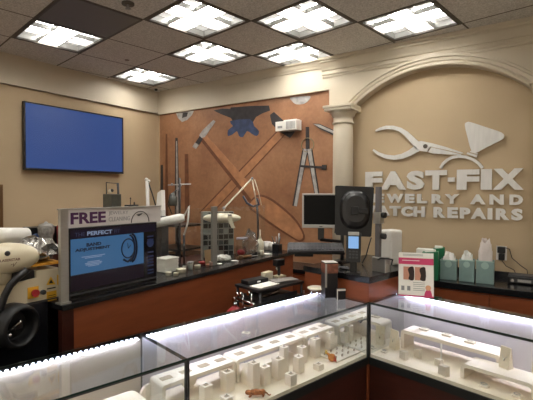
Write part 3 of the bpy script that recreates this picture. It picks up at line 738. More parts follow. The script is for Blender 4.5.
def cube_stand(px, py, wpx, hpx, label):
    p = atz(px, py, ZD); x, y = toR(p); y = max(.03, y); p = RP_(x, y, ZD); k = (p-EYE).dot(_f)/FPX
    t = thing('earring_block', label, 'jewellery block', p, FR-.3, 'small jewellery blocks on the right deck')
    w_ = wpx*k/2; h_ = hpx*k
    put('block', MB().prism([(-w_, 0), (w_, 0), (w_*.9, h_), (-w_*.9, h_*.92)], (0, -w_*.6, 0), (1, 0, 0), (0, 0, 1), (0, 1, 0), 0, w_*1.1), mat('grey_beige_block', 'D2C6B4', .55) if 'grey_beige_block' not in MATS else MATS['grey_beige_block'], t)
    put('earring', MB().ball((-w_*.35, -w_*.62, h_*.6), .0028, 5).ball((w_*.35, -w_*.62, h_*.62), .0028, 5), chrome, t)
cube_stand(404, 359, 8, 8.5, 'small grey earring block near the left of the right deck')
cube_stand(418, 357.5, 7, 9, 'small earring block second from the left on the right deck')
cube_stand(439, 365.5, 8, 7, 'earring block behind the front right earring block')
cube_stand(444, 375, 10, 10, 'large grey earring block nearest the glass of the right case')
def watch_cushion(px, py, z, label, s=1):
    p = atz(px, py, z); x, y = toR(p); p = RP_(x, y, z)
    t = thing('bracelet_cushion', label, 'jewellery cushion', p, FR)
    put('cushion', MB().b(-.022*s, .022*s, -.016*s, .016*s, 0, .012*s, .004), white_l, t)
    put('bracelet', MB().tube([(.015*s*math.cos(2*PI*i/14), .011*s*math.sin(2*PI*i/14), .013*s+.004) for i in range(14)], .002, 5, closed=True), silver, t)
watch_cushion(384, 352.5, ZD, 'flat silver bracelet pad at the left front corner of the right deck', .9)
watch_cushion(484, 387, ZD, 'bracelet cushion on the right deck below the curled riser', 1.1)
watch_cushion(517, 397, ZD, 'bracelet cushion at the bottom right corner')
def top_item(px, py, label):
    p = atz(px, py, ZD+.125); x, y = toR(p); x = max(.12, min(.66, x)); y = max(.285, min(.36, y)); p = RP_(x, y, ZD+.125)
    t = thing('bracelet_cushion', label, 'jewellery cushion', p, FR)
    put('cushion', MB().b(-.03, .03, -.02, .02, 0, .014, .005), white_l, t)
    put('bracelet', MB().tube([(.02*math.cos(2*PI*i/14), .013*math.sin(2*PI*i/14), .018) for i in range(14)], .002, 5, closed=True), silver, t)
top_item(424, 330, 'left bracelet cushion on the long right riser'); top_item(447, 336, 'middle bracelet cushion on the long right riser'); top_item(470, 343, 'right bracelet cushion on the long right riser')

# ------------------------------------------------------------------ things standing on the case tops
# small ring tag on the centre case
p = atz(246, 333, ZT); mp = (p-EYE).dot(_f)/FPX
t = thing('ring_tag', 'tiny white tag lying on the top glass of the centre case', 'tag', p, .3)
put('card', MB().b(-.02, .02, -.012, .012, 0, .004, .001), white, t); put('slot', MB().b(-.010, .010, -.005, .005, .004, .0045), greytext, t)
# roll of tape
p = LP_(-.085, .375, ZT)
t = thing('plastic_tub', 'low white round plastic tub on the centre case beside the product box', 'tub', p)
put('body', MB().lathe([(.045, 0), (.052, .03), (.052, .034)], n=28), acrylic, t)
put('lid', MB().lathe([(.056, .034), (.060, .037), (.060, .043), (.05, .047), (0, .047)], n=28), cream_p, t)
# product box
p, rz, mp = stand(334.5, 293, ZT, .35); p = LP_(-.075, .265, ZT)
t = thing('product_box', 'tall black and orange product box standing on the centre case', 'box', p, rz)
w1 = .088; h1 = .235
put('carton', MB().b(-w1/2, w1/2, -w1/2, w1/2, 0, h1, .001), mat('black_carton', '1B1A1E', .4), t)
put('print', MB().b(-w1/2-.0008, w1/2+.0008, -w1/2-.0008, w1/2+.0008, h1*.70, h1*.97), mat('orange_print', '7A4A38', .5, var=.5, scale=30), t)
put('top_flap', MB().b(-w1/2, w1/2, -w1/2, w1/2, h1, h1+.002), mat('pale_flap', 'C9C6C0', .5), t)
put('silver_stripe', MB().b(-w1/2-.0014, -w1/2+.012, -w1/2-.0014, -w1/2, h1*.3, h1*.97), silver, t)
p2, rz2, mp2 = stand(340.5, 295.5, ZT, .35)
t2 = thing('small_carton', 'short black carton with white print leaning at the tall product box', 'box', LP_(-.08, .165, ZT), rz2)
put('carton', MB().b(-.03, .03, -.012, .012, 0, .07, .001), MATS['black_carton'], t2); put('print', MB().b(-.03, -.024, -.0125, -.012, .0, .07).b(-.024, .03, -.0125, -.012, .058, .07), white_p, t2)

# white card in a clear stand with pink print
p0 = atz(396.5, 295.5, ZT); mp = (p0-EYE).dot(_f)/FPX
cx = atz(413.8, 297.5, ZT); rz = math.atan2(cx.y, cx.x)-PI/2+.05
t = thing('card_sign', 'white promotional card with a pink band in a clear stand on the right case', 'sign', cx+Vector((.014, 0, 0)), rz)
cw = .224; ch = .30; lean = .06
def CF(x, z, y=0): return Vector((x, y+lean*z/ch, z))
Rm = Matrix.Rotation(-math.atan(lean/ch), 4, 'X')
def cardbox(x0, x1, z0, z1, y0, y1):
    m_ = MB(Rm); m_.b(x0, x1, y0, y1, z0, z1); return m_
put('holder', cardbox(-cw/2-.002, cw/2+.002, .003, ch+.004, .001, .004).b(-cw/2, cw/2, 0, .09, .002, .006), acrylic, t)
put('card', cardbox(-cw/2, cw/2, .006, ch, -.002, .001), white_p, t)
put('pink_band', cardbox(-cw/2, cw/2, ch*.735, ch*.88, -.0028, -.002), pink, t)
put('pink_strip', cardbox(-cw/2, cw/2, .006, .016, -.0028, -.002), pink, t)
m_ = MB(Rm); m_.b(-cw*.40, cw*.10, -.0034, -.0028, ch*.815, ch*.828); put('text_line', m_, white_p, t)
for sx in (-.36, -.03):
    ph = put('photograph', cardbox(cw*sx, cw*(sx+.30), ch*.39, ch*.68, -.0026, -.002), mat('photo_skin', 'C9917A', .6) if 'photo_skin' not in MATS else MATS['photo_skin'], t)
    m_ = MB(Rm); m_.prism(smooth_closed([(cw*(sx+.15), ch*.40), (cw*(sx+.30), ch*.395), (cw*(sx+.298), ch*.66), (cw*(sx+.2), ch*.68), (cw*(sx+.13), ch*.62), (cw*(sx+.17), ch*.5)], 3), (0, -.0032, 0), (1, 0, 0), (0, 0, 1), (0, 1, 0), 0, .0005)
    put('hair', m_, hair_p, ph)
for sx in (-.42, -.25): put('icon', cardbox(cw*sx, cw*(sx+.09), ch*.15, ch*.25, -.0026, -.002), greytext, t)
m_ = MB(Rm)
for z_ in (.33, .29, .25, .20, .16): m_.b(-cw*.08, cw*.25, -.0025, -.002, ch*z_, ch*z_+.003)
put('text_lines', m_, greytext, t)
m_ = MB(Rm)
for z_ in (.93, .955): m_.b(-cw*.38, cw*.2, -.0025, -.002, ch*z_, ch*z_+.003)
put('header_lines', m_, greytext, t)
m_ = MB(Rm); m_.prism(smooth_closed([(cw*.24, .012), (cw*.44, .012), (cw*.42, ch*.16), (cw*.36, ch*.2), (cw*.28, ch*.17)], 3), (0, -.0034, 0), (1, 0, 0), (0, 0, 1), (0, 1, 0), 0, .0006); put('pink_figure', m_, pink, t)
m_ = MB(Rm); m_.cyl((cw*.345, -.0040, ch*.23), (cw*.345, -.0034, ch*.23), .018, n=14); put('figure_head', m_, mat('peach_print', 'D9A27E', .6), t)

# ------------------------------------------------------------------ register block in the corner
BX, BY = .82, .56; BZ = 1.125
t = thing('corner_counter', 'cherry corner counter with thick black top where the cases meet', 'counter', CN, ANG)
put('cabinet', MB().b(.006, BX, .006, BY, 0, BZ-.042), cherry, t)
put('worktop', MB().b(-.004, BX, -.004, BY+.01, BZ-.042, BZ, .003), blacktop, t)

# ------------------------------------------------------------------ right wall counter
RZ_ = .95; RY0 = 3.58
t = thing('wall_counter', 'cherry wall counter with black top under the wall lettering', 'counter', (-.2, YB, 0))
put('cabinet', MB().b(-1.18, 1.6, RY0+.02, YB-.002, 0, RZ_-.052), cherry, t, world=True)
put('worktop', MB().b(-1.2, 1.6, RY0, YB-.002, RZ_-.052, RZ_, .003), blacktop, t, world=True)
put('backsplash', MB().b(-1.2, 1.6, YB-.022, YB-.002, RZ_, RZ_+.052), blacktop, t, world=True)
xs_ = atz(476, 297, .85).x
for xa, xb in ((-1.17, -.375), (-.365, .43), (.44, 1.2)):
    dr = put('drawer_front', MB().b(xa, xb, RY0+.008, RY0+.02, RZ_-.24, RZ_-.066, .001), cherry, t, world=True)
    put('handle', MB().b((xa+xb)/2-.06, (xa+xb)/2+.06, RY0-.006, RY0+.008, RZ_-.14, RZ_-.128), blackm, dr, world=True)

def tin(px0, px1, pyb, pyt, label):
    p, rz, mp = stand((px0+px1)/2, pyb-1.5, RZ_); w_ = (px1-px0)*mp*.86; h_ = (pyb-pyt)*mp; p.z = RZ_
    t = thing('repair_bin', label, 'bin', p, rz*.45, 'teal bins on the wall counter')
    put('bin', MB().b(-w_/2, w_/2, -.01, .10, 0, .006).b(-w_/2, w_/2, -.01, -.006, 0, h_).b(-w_/2, w_/2, .096, .10, 0, h_).b(-w_/2, -w_/2+.004, -.006, .096, 0, h_).b(w_/2-.004, w_/2, -.006, .096, 0, h_), teal, t)
    m_ = MB(); m_.cyl((0, -.0105, h_*.80), (0, -.0125, h_*.80), w_*.22, n=18); lb = put('thumb_notch', m_, teal_lt, t)
    put('rim', MB().b(-w_/2-.002, w_/2+.002, -.0125, -.009, h_-.006, h_+.002), teal_lt, t)
    return t, p, rz*.45, w_, h_
def crumple(loc, rz, sx, sy, sz, seed, m, label, cat, nm, ex=1.0):
    random.seed(seed); m_ = MB(frame(loc, rz)); n = 9; V = []; F = []
    m_.ball((0, 0, sz/2), 1, 9, (sx/2, sy/2, sz/2))
    for v in m_.bm.verts:
        l = frame(loc, rz).inverted() @ v.co
        if ex != 1:
            h = [l.x/(sx/2), l.y/(sy/2), l.z/(sz/2)-1]; h = [math.copysign(abs(q)**ex, q) for q in h]; l = Vector((h[0]*sx/2, h[1]*sy/2, (h[2]+1)*sz/2))
        k = 1+random.uniform(-.28, .22)*(1 if ex == 1 else .4); l.x *= k; l.y *= k
        l.z = max(0, l.z*(1+random.uniform(-.2, .25))); v.co = frame(loc, rz) @ l
    for f in m_.bm.faces: f.smooth = False
    return tag(put(nm, m_, m, origin=loc), label, cat)
for i, (a_, b_, yb, yt, lab, pl_) in enumerate(((439.5, 457, 281, 261.5, 'left teal bin on the wall counter, topped with white paper', 'white crumpled tissue in the left teal bin'),
                                    (458.5, 474.5, 283, 261.5, 'middle teal bin on the wall counter with a pale front', 'white paper packet in the middle teal bin'),
                                    (475.6, 494, 285, 262.5, 'right darker teal bin on the wall counter under a plastic bag', 'tall clear-white plastic bag bulging out of the right teal bin'))):
    t, p, rz, w_, h_ = tin(a_, b_, yb, yt, lab)
    M = frame(p, rz); c_ = M @ Vector((0, .045, .012))
    hh = (.03, .03, .12)[i]+h_-.012; crumple(c_, rz, w_*.80, .075, hh, 11+i, mat('tissue_%d' % i, ('E8E6E2', 'DADAD4', 'D8CFCB')[i], .6), pl_, 'paper' if i < 2 else 'plastic bag', ('tissue_paper', 'paper_packet', 'plastic_bag')[i], ex=.5)
# green gift bags
for px0, px1, yb, yt, lab, dy in ((422, 438, 280, 252, 'front dark green paper bag left of the teal bins', 0), (430, 442, 277, 249.5, 'rear dark green paper bag behind the first one', .09)):
    p, rz, mp = stand((px0+px1)/2, yb-1, RZ_); p.z = RZ_; p.y = min(p.y+dy, YB-.10)
    w_ = (px1-px0)*mp; h_ = (yb-yt)*mp
    t = thing('paper_bag', lab, 'bag', p, rz*.5, 'green paper bags')
    m_ = MB(); m_.prism([(-w_/2, 0), (w_/2, 0), (w_/2*.92, h_), (-w_/2*.92, h_*.95)], (0, 0, 0), (1, 0, 0), (0, 0, 1), (0, 1, 0), -.03, .05)
    put('bag', m_, green, t); put('white_insert', MB().b(-w_*.3, w_*.3, -.012, .03, h_*.9, h_+.012), white_p, t)
p, rz, mp = stand(413.5, 281, RZ_); p.z = RZ_
t = thing('white_box_stack', 'stack of small white gift boxes behind the card sign', 'box stack', Vector((p.x, 3.72, RZ_)), .1)
put('lower_box', MB().b(-.09, .05, -.04, .06, 0, .10, .003), white, t); put('upper_box', MB().b(-.04, .09, -.03, .06, .10, .235, .003), white, t)
# wall outlet with black plug
p = aty(501.5, 253, YB)
t = thing('wall_outlet', 'white wall outlet behind the bins at the right', 'outlet', (p.x, YB, p.z))
put('plate', MB().b(-.04, .04, -.006, 0, -.06, .06, .002), white, t); put('socket', MB().b(-.018, .018, -.008, -.006, .012, .045).b(-.018, .018, -.008, -.006, -.045, -.012), cream_p, t)
t = thing('power_adapter', 'black plug adapters in the wall outlet with a dangling cable', 'plug', (p.x, YB-.009, p.z))
put('plug', MB().b(-.026, .030, -.055, 0, .006, .058, .005).b(-.018, .026, -.045, 0, -.055, -.002, .005), black, t)
q1 = atz(527, 276, RZ_+.03)
put('cable', MB().tube([(p.x+.03, YB-.03, p.z+.05), (p.x+.06, YB-.02, p.z+.04), aty(512, 258, YB-.02), aty(520, 265, YB-.03), aty(527, 270, YB-.05), (aty(528, 276, YB-.1).x, YB-.10, RZ_+.055)], .003, 6)
    .tube([(p.x, YB-.03, p.z-.05), aty(506, 266, YB-.02), aty(514, 270, YB-.06), (aty(518, 275, YB-.1).x, YB-.10, RZ_+.02)], .003, 6), black, t, world=True)
# radio-like label machine and adapter
p, rz, mp = stand(523, 284, RZ_); p.z = RZ_
t = thing('card_terminal', 'black and silver desktop device at the right end of the wall counter', 'device', p-Vector((0, .03, 0)), rz*.4)
put('body', MB().b(-.105, .14, -.0, .12, .004, .055, .006), black, t)
put('front_panel', MB().b(-.09, .12, -.003, 0, .012, .042), darkgrey, t)
for x in (-.07, .085): put('knob', MB().cyl((x, -.004, .028), (x, -.014, .028), .013, n=14), chrome, t)
put('display', MB().b(-.035, .055, -.005, -.003, .018, .038), silver, t)
put('top_cover', MB().b(-.10, .135, .006, .115, .055, .068, .004), darkgrey, t)
for x in (-.09, .12): put('foot', MB().b(x-.01, x+.01, .02, .10, 0, .005), black, t)
p, rz, mp = stand(504, 277.5, RZ_); p.z = RZ_
t = thing('stapler', 'low black gadget on the wall counter right of the bins', 'gadget', p, rz*.4)
put('base', MB().b(-.06, .05, -.02, .05, 0, .012, .003), black, t); put('lever', MB().b(-.05, .05, -.008, .035, .012, .03, .004), blackm, t)

# ------------------------------------------------------------------ register gear on the corner counter
def on_block(px, py): p = atz(px, py, BZ); x, y = toL(p); return Vector((p.x, p.y, BZ)), x, y
# white upright box
p, _, _ = on_block(391, 268)
t = thing('white_tower', 'upright white box housing behind the grey display pole', 'box', LP_(.55, .175, BZ), ANG-PI/2-.25)
put('housing', MB().b(-.055, .06, -.06, .06, 0, .262, .014), white, t)
put('seam', MB().b(-.0555, -.0548, -.045, .045, .02, .23), grey, t)
# pole, clamp and display
pp, px_, py_ = on_block(378, 271)
pl_ = thing('display_pole', 'grey metal pole with clamps standing on the corner counter', 'pole', pp, ANG)
put('tube', MB().b(-.017, .017, -.017, .017, 0, .585, .004), mat('grey_pole', '77767A', .35, metal=.5), pl_)
put('base_clamp', MB().b(-.03, .03, -.075, .03, 0, .10, .003), alu, pl_)
put('clamp', MB().b(-.026, .026, -.03, .026, .33, .41, .003), alu, pl_)
for z_ in (.39, .245): put('knob', MB().cyl((0, -.026, z_), (0, -.055, z_), .02, n=12).cyl((0, -.02, z_), (0, -.03, z_), .008), black, pl_)
put('cable_hook', MB().tube([(-.03, -.02, .085), (-.05, -.05, .10), (-.03, -.09, .10), (.02, -.10, .09), (.03, -.085, .05)], .006, 8), black, pl_)
# big black display back
dd = (pp-EYE); yawd = math.atan2(dd.y, dd.x)-PI/2; k = dd.dot(_f)/FPX
dc = EYE + ray(353.5, 211)*( (dd.dot(_f)+.07) )
t = thing('pos_display', 'large black register display seen from behind on the grey pole', 'monitor', dc-Vector((0, 0, .18)), yawd+.12)
W2, H2 = 39.5*k/2, 51*k/2
Mt = Matrix.Translation((0, 0, .18)) @ Matrix.Rotation(-.10, 4, 'X') @ Matrix.Rotation(.04, 4, 'Y')
def rr(w_, h_, r_): 
    o_ = []
    for cx_, cz_, a0 in ((w_-r_, h_-r_, 0), (-w_+r_, h_-r_, PI/2), (-w_+r_, -h_+r_, PI), (w_-r_, -h_+r_, 1.5*PI)):
        for i in range(5): o_.append((cx_+r_*math.cos(a0+PI/8*i), cz_+r_*math.sin(a0+PI/8*i)))
    return o_
def trap(pts): return [(x+(W2*.13*(H2-z)/(2*H2) if x < 0 else -W2*.05*(H2-z)/(2*H2)), z) for x, z in pts]
put('back_shell', MB(Mt).prism(trap(rr(W2, H2, .012)), (0, 0, 0), (1, 0, 0), (0, 0, 1), (0, 1, 0), 0, .02), black, t)
m_ = MB(Mt); 
m_.sweep([(x, z) for x, z in rr(1, 1, .8)], [((.01, 0, .01), (W2*.78, 0, 0), (0, 0, H2*.78)), ((.012, -.022, .012), (W2*.66, 0, 0), (0, 0, H2*.68)), ((.014, -.03, .014), (W2*.5, 0, 0), (0, 0, H2*.52))])
put('back_bulge', m_, blackm, t)
put('screen', MB(Mt).b(-W2+.01, W2-.01, .02, .023, -H2+.012, H2-.012), mat('dark_screen', '08080A', .45, spec=.2), t)
put('mount_arm', MB(Mt).b(-.02, .03, -.045, -.028, -.03, .03, .004).b(.03, .10, -.045, -.032, -.018, .018, .003), black, t)
# payment terminal
tp = EYE + ray(353.5, 247)*(dd.dot(_f)-.12)
t = thing('payment_terminal', 'black handheld card terminal with a lit blue screen below the display', 'card terminal', Vector((tp.x, tp.y, BZ)), yawd)
hz0 = tp.z-BZ; k2 = (tp-EYE).dot(_f)/FPX
Mt = Matrix.Translation((0, 0, hz0)) @ Matrix.Rotation(-.15, 4, 'X')
put('body', MB(Mt).prism(rr(7.2*k2, 15*k2, .008), (0, 0, 0), (1, 0, 0), (0, 0, 1), (0, 1, 0), -.012, .018), black, t)
put('screen', MB(Mt).b(-5*k2, 5*k2, -.014, -.012, -1.5*k2, 10.5*k2), mat('lit_blue_screen', '203040', .2, emit='86B4E8', estr=.9), t)
put('card_slot', MB(Mt).b(-5.4*k2, 5.4*k2, -.015, .0, 11.5*k2, 15*k2, .002), silver, t)
m_ = MB(Mt)
for i in range(3):
    for j in range(3): m_.box(((-3.2+3.2*i)*k2, -.0135, (-4.5-3*j)*k2), (2.3*k2, .003, 1.9*k2), .0006)
put('keypad', m_, darkgrey, t)
put('cradle', MB().b(-.022, .022, .0, .03, .0, max(.02, hz0-10*k2), .003).b(-.045, .045, -.02, .055, 0, .012, .003), black, t)
# cable behind
q = on_block(362, 264)[0]
tag(put('black_cable', MB().tube([q+Vector((0, 0, .005)), q+Vector((.02, .03, .06)), q+Vector((.035, .05, .14)), q+Vector((.05, .06, .20))], .005, 8), black, origin=q), 'black cable rising between the card terminal and the pole', 'cable')
q = on_block(343, 269)[0]
t = crumple(q+Vector((0.01, 0.0, 0)), .2, .09, .05, .018, 5, darkgrey, 'small pile of dark cables and clips on the corner counter', 'cables', 'cable_pile')

# keyboard and monitor on a black stand
sp, sx_, sy_ = on_block(325, 262)
sp = LP_(.36, .49, BZ)
st = thing('monitor_stand', 'black pole stand carrying keyboard tray and silver monitor', 'stand', sp, ANG)
kd = sp-EYE; kyaw = math.atan2(kd.y, kd.x)-PI/2
put('pole', MB().cyl((0, 0, 0), (0, 0, .30), .014, n=14), blackm, st); put('base', MB().b(-.07, .07, -.05, .05, 0, .012, .003), blackm, st)
KC = EYE + ray(315.5, 247.5)*(kd.dot(_f)-.10)
tray_o = MB(frame(KC, kyaw+.12) @ Matrix.Rotation(.30, 4, 'X')); tray_o.b(-.215, .215, -.075, .085, -.022, -.010, .003)
tray_o.b(-.16, -.02, -.06, .05, -.05, -.022, .003).b(-.02, .06, .02, .11, -.04, -.022)
put('keyboard_tray', tray_o, black, st, world=True)
t = thing('keyboard', 'black computer keyboard lying on the raised tray', 'keyboard', KC-Vector((0, 0, .008)), kyaw+.12); t.rotation_euler = (.30, 0, kyaw+.12)
put('case', MB().b(-.21, .21, -.07, .075, 0, .018, .004), darkgrey, t)
m_ = MB()
for j in range(5):
    for i in range(15): m_.box((-.189+i*.027, -.052+j*.025, .021), (.022, .020, .008), .002)
put('key', m_, mat('grey_keycap', '4A4A4E', .5), t)
MC = EYE + ray(321, 211)*(kd.dot(_f)+.06); k3 = (MC-EYE).dot(_f)/FPX
t = thing('computer_monitor', 'silver framed flat monitor with a black screen above the keyboard', 'monitor', Vector((MC.x, MC.y, MC.z-17*k3)), kyaw+.04)
W3, H3 = 18.8*k3, 34.5*k3
m_ = MB(); m_.b(-W3, W3, -.01, .015, 0, .028, .003).b(-W3, W3, -.01, .015, H3-.014, H3, .003).b(-W3, -W3+.014, -.01, .015, .028, H3-.014).b(W3-.014, W3, -.01, .015, .028, H3-.014)
put('bezel', m_, silver, t); put('back_cover', MB().b(-W3+.006, W3-.006, .012, .045, .01, H3-.008, .006), grey, t)
put('screen', MB().b(-W3+.014, W3-.014, -.006, .0, .028, H3-.014), MATS['dark_screen'], t)
put('logo', MB().b(-.012, .012, -.0115, -.010, .010, .016), darkgrey, t)
put('neck', MB().b(-.025, .025, .03, .055, -.10, .06, .004), blackm, t)
Mn = frame(t.location, kyaw+.04) @ Vector((0, .045, -.10))
put('arm', MB().tube([sp+Vector((0, 0, .29)), Vector((sp.x, sp.y, Mn.z)), Mn], .014, 10), blackm, st, world=True)
put('tray_arm', MB().tube([sp+Vector((0, 0, .10)), Vector((KC.x, KC.y, KC.z-.035))], .014, 8), blackm, st, world=True)

# ------------------------------------------------------------------ left service counter
LX = -2.0; LZ = 1.11; LY0, LY1 = 1.135, 3.42
t = thing('service_counter', 'long cherry service counter with black top along the left', 'counter', (LX, (LY0+LY1)/2, 0))
put('front_panel', MB().b(LX-.03, LX, LY0+.065, LY1-.02, 0, LZ-.029), cherry, t, world=True)
put('end_post', MB().b(LX-.03, LX+.004, LY0+.003, LY0+.065, 0, LZ-.029), cherry_dk, t, world=True)
put('worktop', MB().b(LX-.36, LX+.018, LY0, LY1, LZ-.028, LZ, .003), blacktop, t, world=True)
put('end_panel', MB().b(LX-.34, LX-.03, LY1-.05, LY1-.02, 0, LZ-.035), cherry, t, world=True)
put('back_panel', MB().b(LX-.34, LX-.32, LY0, LY1-.05, 0, LZ-.035), cherry_dk, t, world=True)

# advertising monitor in its frame
y0, y1 = 1.190, 1.768
t = thing('advertising_display', 'framed monitor with a blue watch advertisement on the service counter', 'display', (LX-.02, (y0+y1)/2, LZ))
fr = MB().b(LX-.06, LX-.022, y0, y1, LZ+.004, 1.485, .003)
put('housing', fr, black, t, world=True)
XS = LX-.0215
put('screen_glass', MB().b(XS-.004, XS, y0+.010, y1-.010, LZ+.012, 1.478), mat('screen_black', '0B0B12', .12), t, world=True)
def on_scr(px, py): q = atx(px, py, XS); return q.y, q.z
q0 = on_scr(70.5, 239.5); q1 = on_scr(143.5, 232.5); q2 = on_scr(143, 264); q3 = on_scr(70.5, 275)
ya, yb = q0[0], q1[0]; zt = (q0[1]+q1[1])/2; zb = (q2[1]+q3[1])/2
put('picture', MB().b(XS, XS+.0008, ya, yb, zb, zt), mat('sky_blue_screen', '20364C', .3, emit='4A82B8', estr=.36), t, world=True)
put('purple_bar', MB().b(XS, XS+.0006, ya, y1-.012, zt+.001, 1.476), mat('purple_screen', '06040C', .3, emit='2A1B44', estr=.12), t, world=True)
put('lower_bar', MB().b(XS, XS+.0006, ya, yb, LZ+.05, zb-.001), mat('plum_screen', '07040A', .3, emit='2C1830', estr=.15), t, world=True)
EXS = ((0, 1, 0), (0, 0, 1), (1, 0, 0)); ink = mat('screen_ink', '14182E', .4); lit = mat('screen_text_light', '303848', .4, emit='8FA0BC', estr=.6)
Wd = yb-ya; Hd = zt-zb
m_ = MB(); add_text(m_, 'BAND', (XS+.0008, ya+Wd*.19, zb+Hd*.755), *EXS, Wd*.19, Hd*.10, .0006, .045)
add_text(m_, 'ADJUSTMENT', (XS+.0008, ya+Wd*.05, zb+Hd*.615), *EXS, Wd*.45, Hd*.11, .0006, .045)
put('headline', m_, ink, t, world=True)
m_ = MB(); add_text(m_, 'PERFECT', (XS+.0008, ya+Wd*.20, zt+.012), *EXS, Wd*.33, .022, .0006, .03)
put('title', m_, lit, t, world=True)
m_ = MB(); add_text(m_, 'THE', (XS+.0008, ya+Wd*.05, zt+.012), *EXS, Wd*.12, .020, .0006, .0); put('title_start', m_, mat('screen_text_dim', '1E2234', .4, emit='4A4E70', estr=.35), t, world=True)
m_ = MB(); add_text(m_, 'FIT', (XS+.0008, ya+Wd*.56, zt+.012), *EXS, Wd*.08, .020, .0006, .0); put('title_end', m_, MATS['screen_text_dim'], t, world=True)
m_ = MB()
for k_, (wq, zq) in enumerate(((.30, .46), (.22, .42), (.16, .30), (.22, .26), (.20, .22), (.14, .18))): m_.b(XS+.0008, XS+.0014, ya+Wd*(.28-wq/2), ya+Wd*(.28+wq/2), zb+Hd*zq, zb+Hd*zq+.004)
put('text_lines', m_, lit, t, world=True)
m_ = MB(); wc = Vector((XS+.0015, ya+Wd*.76, zb+Hd*.55))
m_.tube([wc+Vector((0, .045*math.cos(2*PI*i/24), .055*math.sin(2*PI*i/24))) for i in range(24)], .004, 6, closed=True)
m_.tube([wc+Vector((0, 0, 0)), wc+Vector((0, .02, .02))], .002, 5).tube([wc, wc+Vector((0, -.004, .032))], .002, 5)
m_.tube([wc+Vector((0, .01+.035*math.sin(PI*i/8), .07*math.cos(PI*i/8)*1.1)) for i in range(9)], .006, 5).tube([wc+Vector((0, .025+.035*math.sin(PI*i/8), .075*math.cos(PI*i/8)*1.1)) for i in range(9)], .006, 5)
m_.tube([wc+Vector((0, .03, -.055)), wc+Vector((0, -.005, -.078)), wc+Vector((0, -.035, -.06))], .007, 5)
put('watch_picture', m_, ink, t, world=True)
m_ = MB()
for z_ in (.80, .74, .5, .42, .36, .30, .24, .16, .1): m_.b(XS, XS+.0008, yb+.03, yb+.075, LZ+.03+z_*.32, LZ+.03+z_*.32+.007)
m_.cyl((XS, yb+.052, LZ+.25), (XS+.0008, yb+.052, LZ+.25), .026, n=18)
put('side_text', m_, mat('dim_blue_text', '101830', .4, emit='2A4270', estr=.25), t, world=True)
m_ = MB(); m_.b(XS, XS+.006, ya-.01, y1-.004, LZ+.028, LZ+.036); put('tick_bar', m_, darkgrey, t, world=True)
# sign frame: left post and board on top
t = thing('board_sign', 'silver framed board above the advertising monitor reading FREE JEWELRY CLEANING', 'sign', (LX-.02, y0-.02, LZ))
put('post', MB().b(LX-.035, LX-.012, y0-.047, y0-.004, LZ+.008, 1.588, .002).b(LX-.045, LX+.006, y0-.058, y0-.002, LZ, LZ+.008), alu, t, world=True)
brd = mat('pale_board', 'C9C4C2', .4); zb0, zb1 = 1.487, 1.580
put('board', MB().b(LX-.034, LX-.022, y0-.006, 1.80, zb0, zb1, .002), brd, t, world=True)
put('top_rail', MB().b(LX-.036, LX-.014, y0-.052, 1.80, zb1, zb1+.007, .001), alu, t, world=True)
XS2 = LX-.0218
m_ = MB(); add_text(m_, 'FREE', (XS2, y0+.012, zb0+.018), *EXS, .205, .060, .0012, .035); put('headline', m_, purple, t, world=True)
m_ = MB(); add_text(m_, 'JEWELRY', (XS2, y0+.235, zb0+.052), *EXS, .13, .024, .0008, .0); add_text(m_, 'CLEANING', (XS2, y0+.235, zb0+.020), *EXS, .14, .024, .0008, .0); put('lettering', m_, greytext, t, world=True)
m_ = MB(); m_.tube([Vector((XS2+.002, y0+.45+.065*math.cos(PI*i/10), zb0+.004+.065*math.sin(PI*i/10))) for i in range(11)], .0025, 6)
m_.prism([(y0+.42, zb0+.05), (y0+.46, zb0+.05), (y0+.468, zb0+.058), (y0+.44, zb0+.04)], (XS2, 0, 0), *EXS, 0, .002); put('ring_drawing', m_, darkgrey, t, world=True)

# glass partition with a grey post
t = thing('glass_partition', 'clear glass screen held by a grey post on the service counter', 'glass screen', (LX-.12, 2.3, LZ))
xg = LX-.12
put('pane', MB().b(xg-.003, xg+.003, 1.82, 2.39, LZ+.001, 1.55), gl_part, t, world=True)
put('pane', MB().b(xg-.003, xg+.003, 2.44, 3.10, LZ+.001, 1.55), gl_part, t, world=True)
put('post', MB().b(xg-.012, xg+.012, 2.39, 2.44, LZ, 1.56, .002), mat('grey_post', '8C8A86', .4, metal=.4), t, world=True)

# ------------------------------------------------------------------ bits on the service counter (front edge)
def cyl_item(nm, px, py, r, h, m, label, cat, z=LZ, lidm=None, neck=None):
    p = atz(px, py, z)
    t = thing(nm, label, cat, p)
    pr_ = [(r*.92, 0), (r, h*.08), (r, h*.75), (r*.9, h*.85)] if neck else [(r*.94, 0), (r, h*.9), (r, h)]
    if neck: pr_ += [(neck, h*.95), (neck, h)]
    put('body', MB().lathe(pr_, n=16), m, t)
    if lidm: put('lid', MB().lathe([((neck or r)*1.08, h), ((neck or r)*1.08, h+.014), (0, h+.014)], n=16), lidm, t)
    return t
p = atz(170, 272.5, LZ); rz = -.9
t = thing('storage_tub', 'square white plastic tub on the service counter beside the monitor', 'tub', p+Vector((-.05, .02, 0)), PI/2)
put('body', MB().b(-.062, .062, -.05, .05, 0, .088, .008), white, t)
for z_ in (.03, .052, .074): put('rib', MB().b(-.064, .064, -.052, .052, z_, z_+.004, .001), white, t)
put('lid', MB().b(-.066, .066, -.054, .054, .088, .100, .004), white, t)
cyl_item('round_tub', 181, 272.5, .035, .028, cream_p, 'low cream round tub right of the white square tub', 'tub')
cyl_item('round_tub', 168.5, 275, .022, .022, cream_p, 'tiny cream pot in front of the white square tub', 'tub')
cyl_item('glass_jar', 190.5, 269.5, .02, .045, mat('cloudy_jar', 'B9BAB4', .2), 'small cloudy jar left of the red cap', 'jar', lidm=grey)
cyl_item('round_tub', 197.5, 268, .024, .022, cream_p, 'small cream tub just right of the cloudy jar', 'tub')
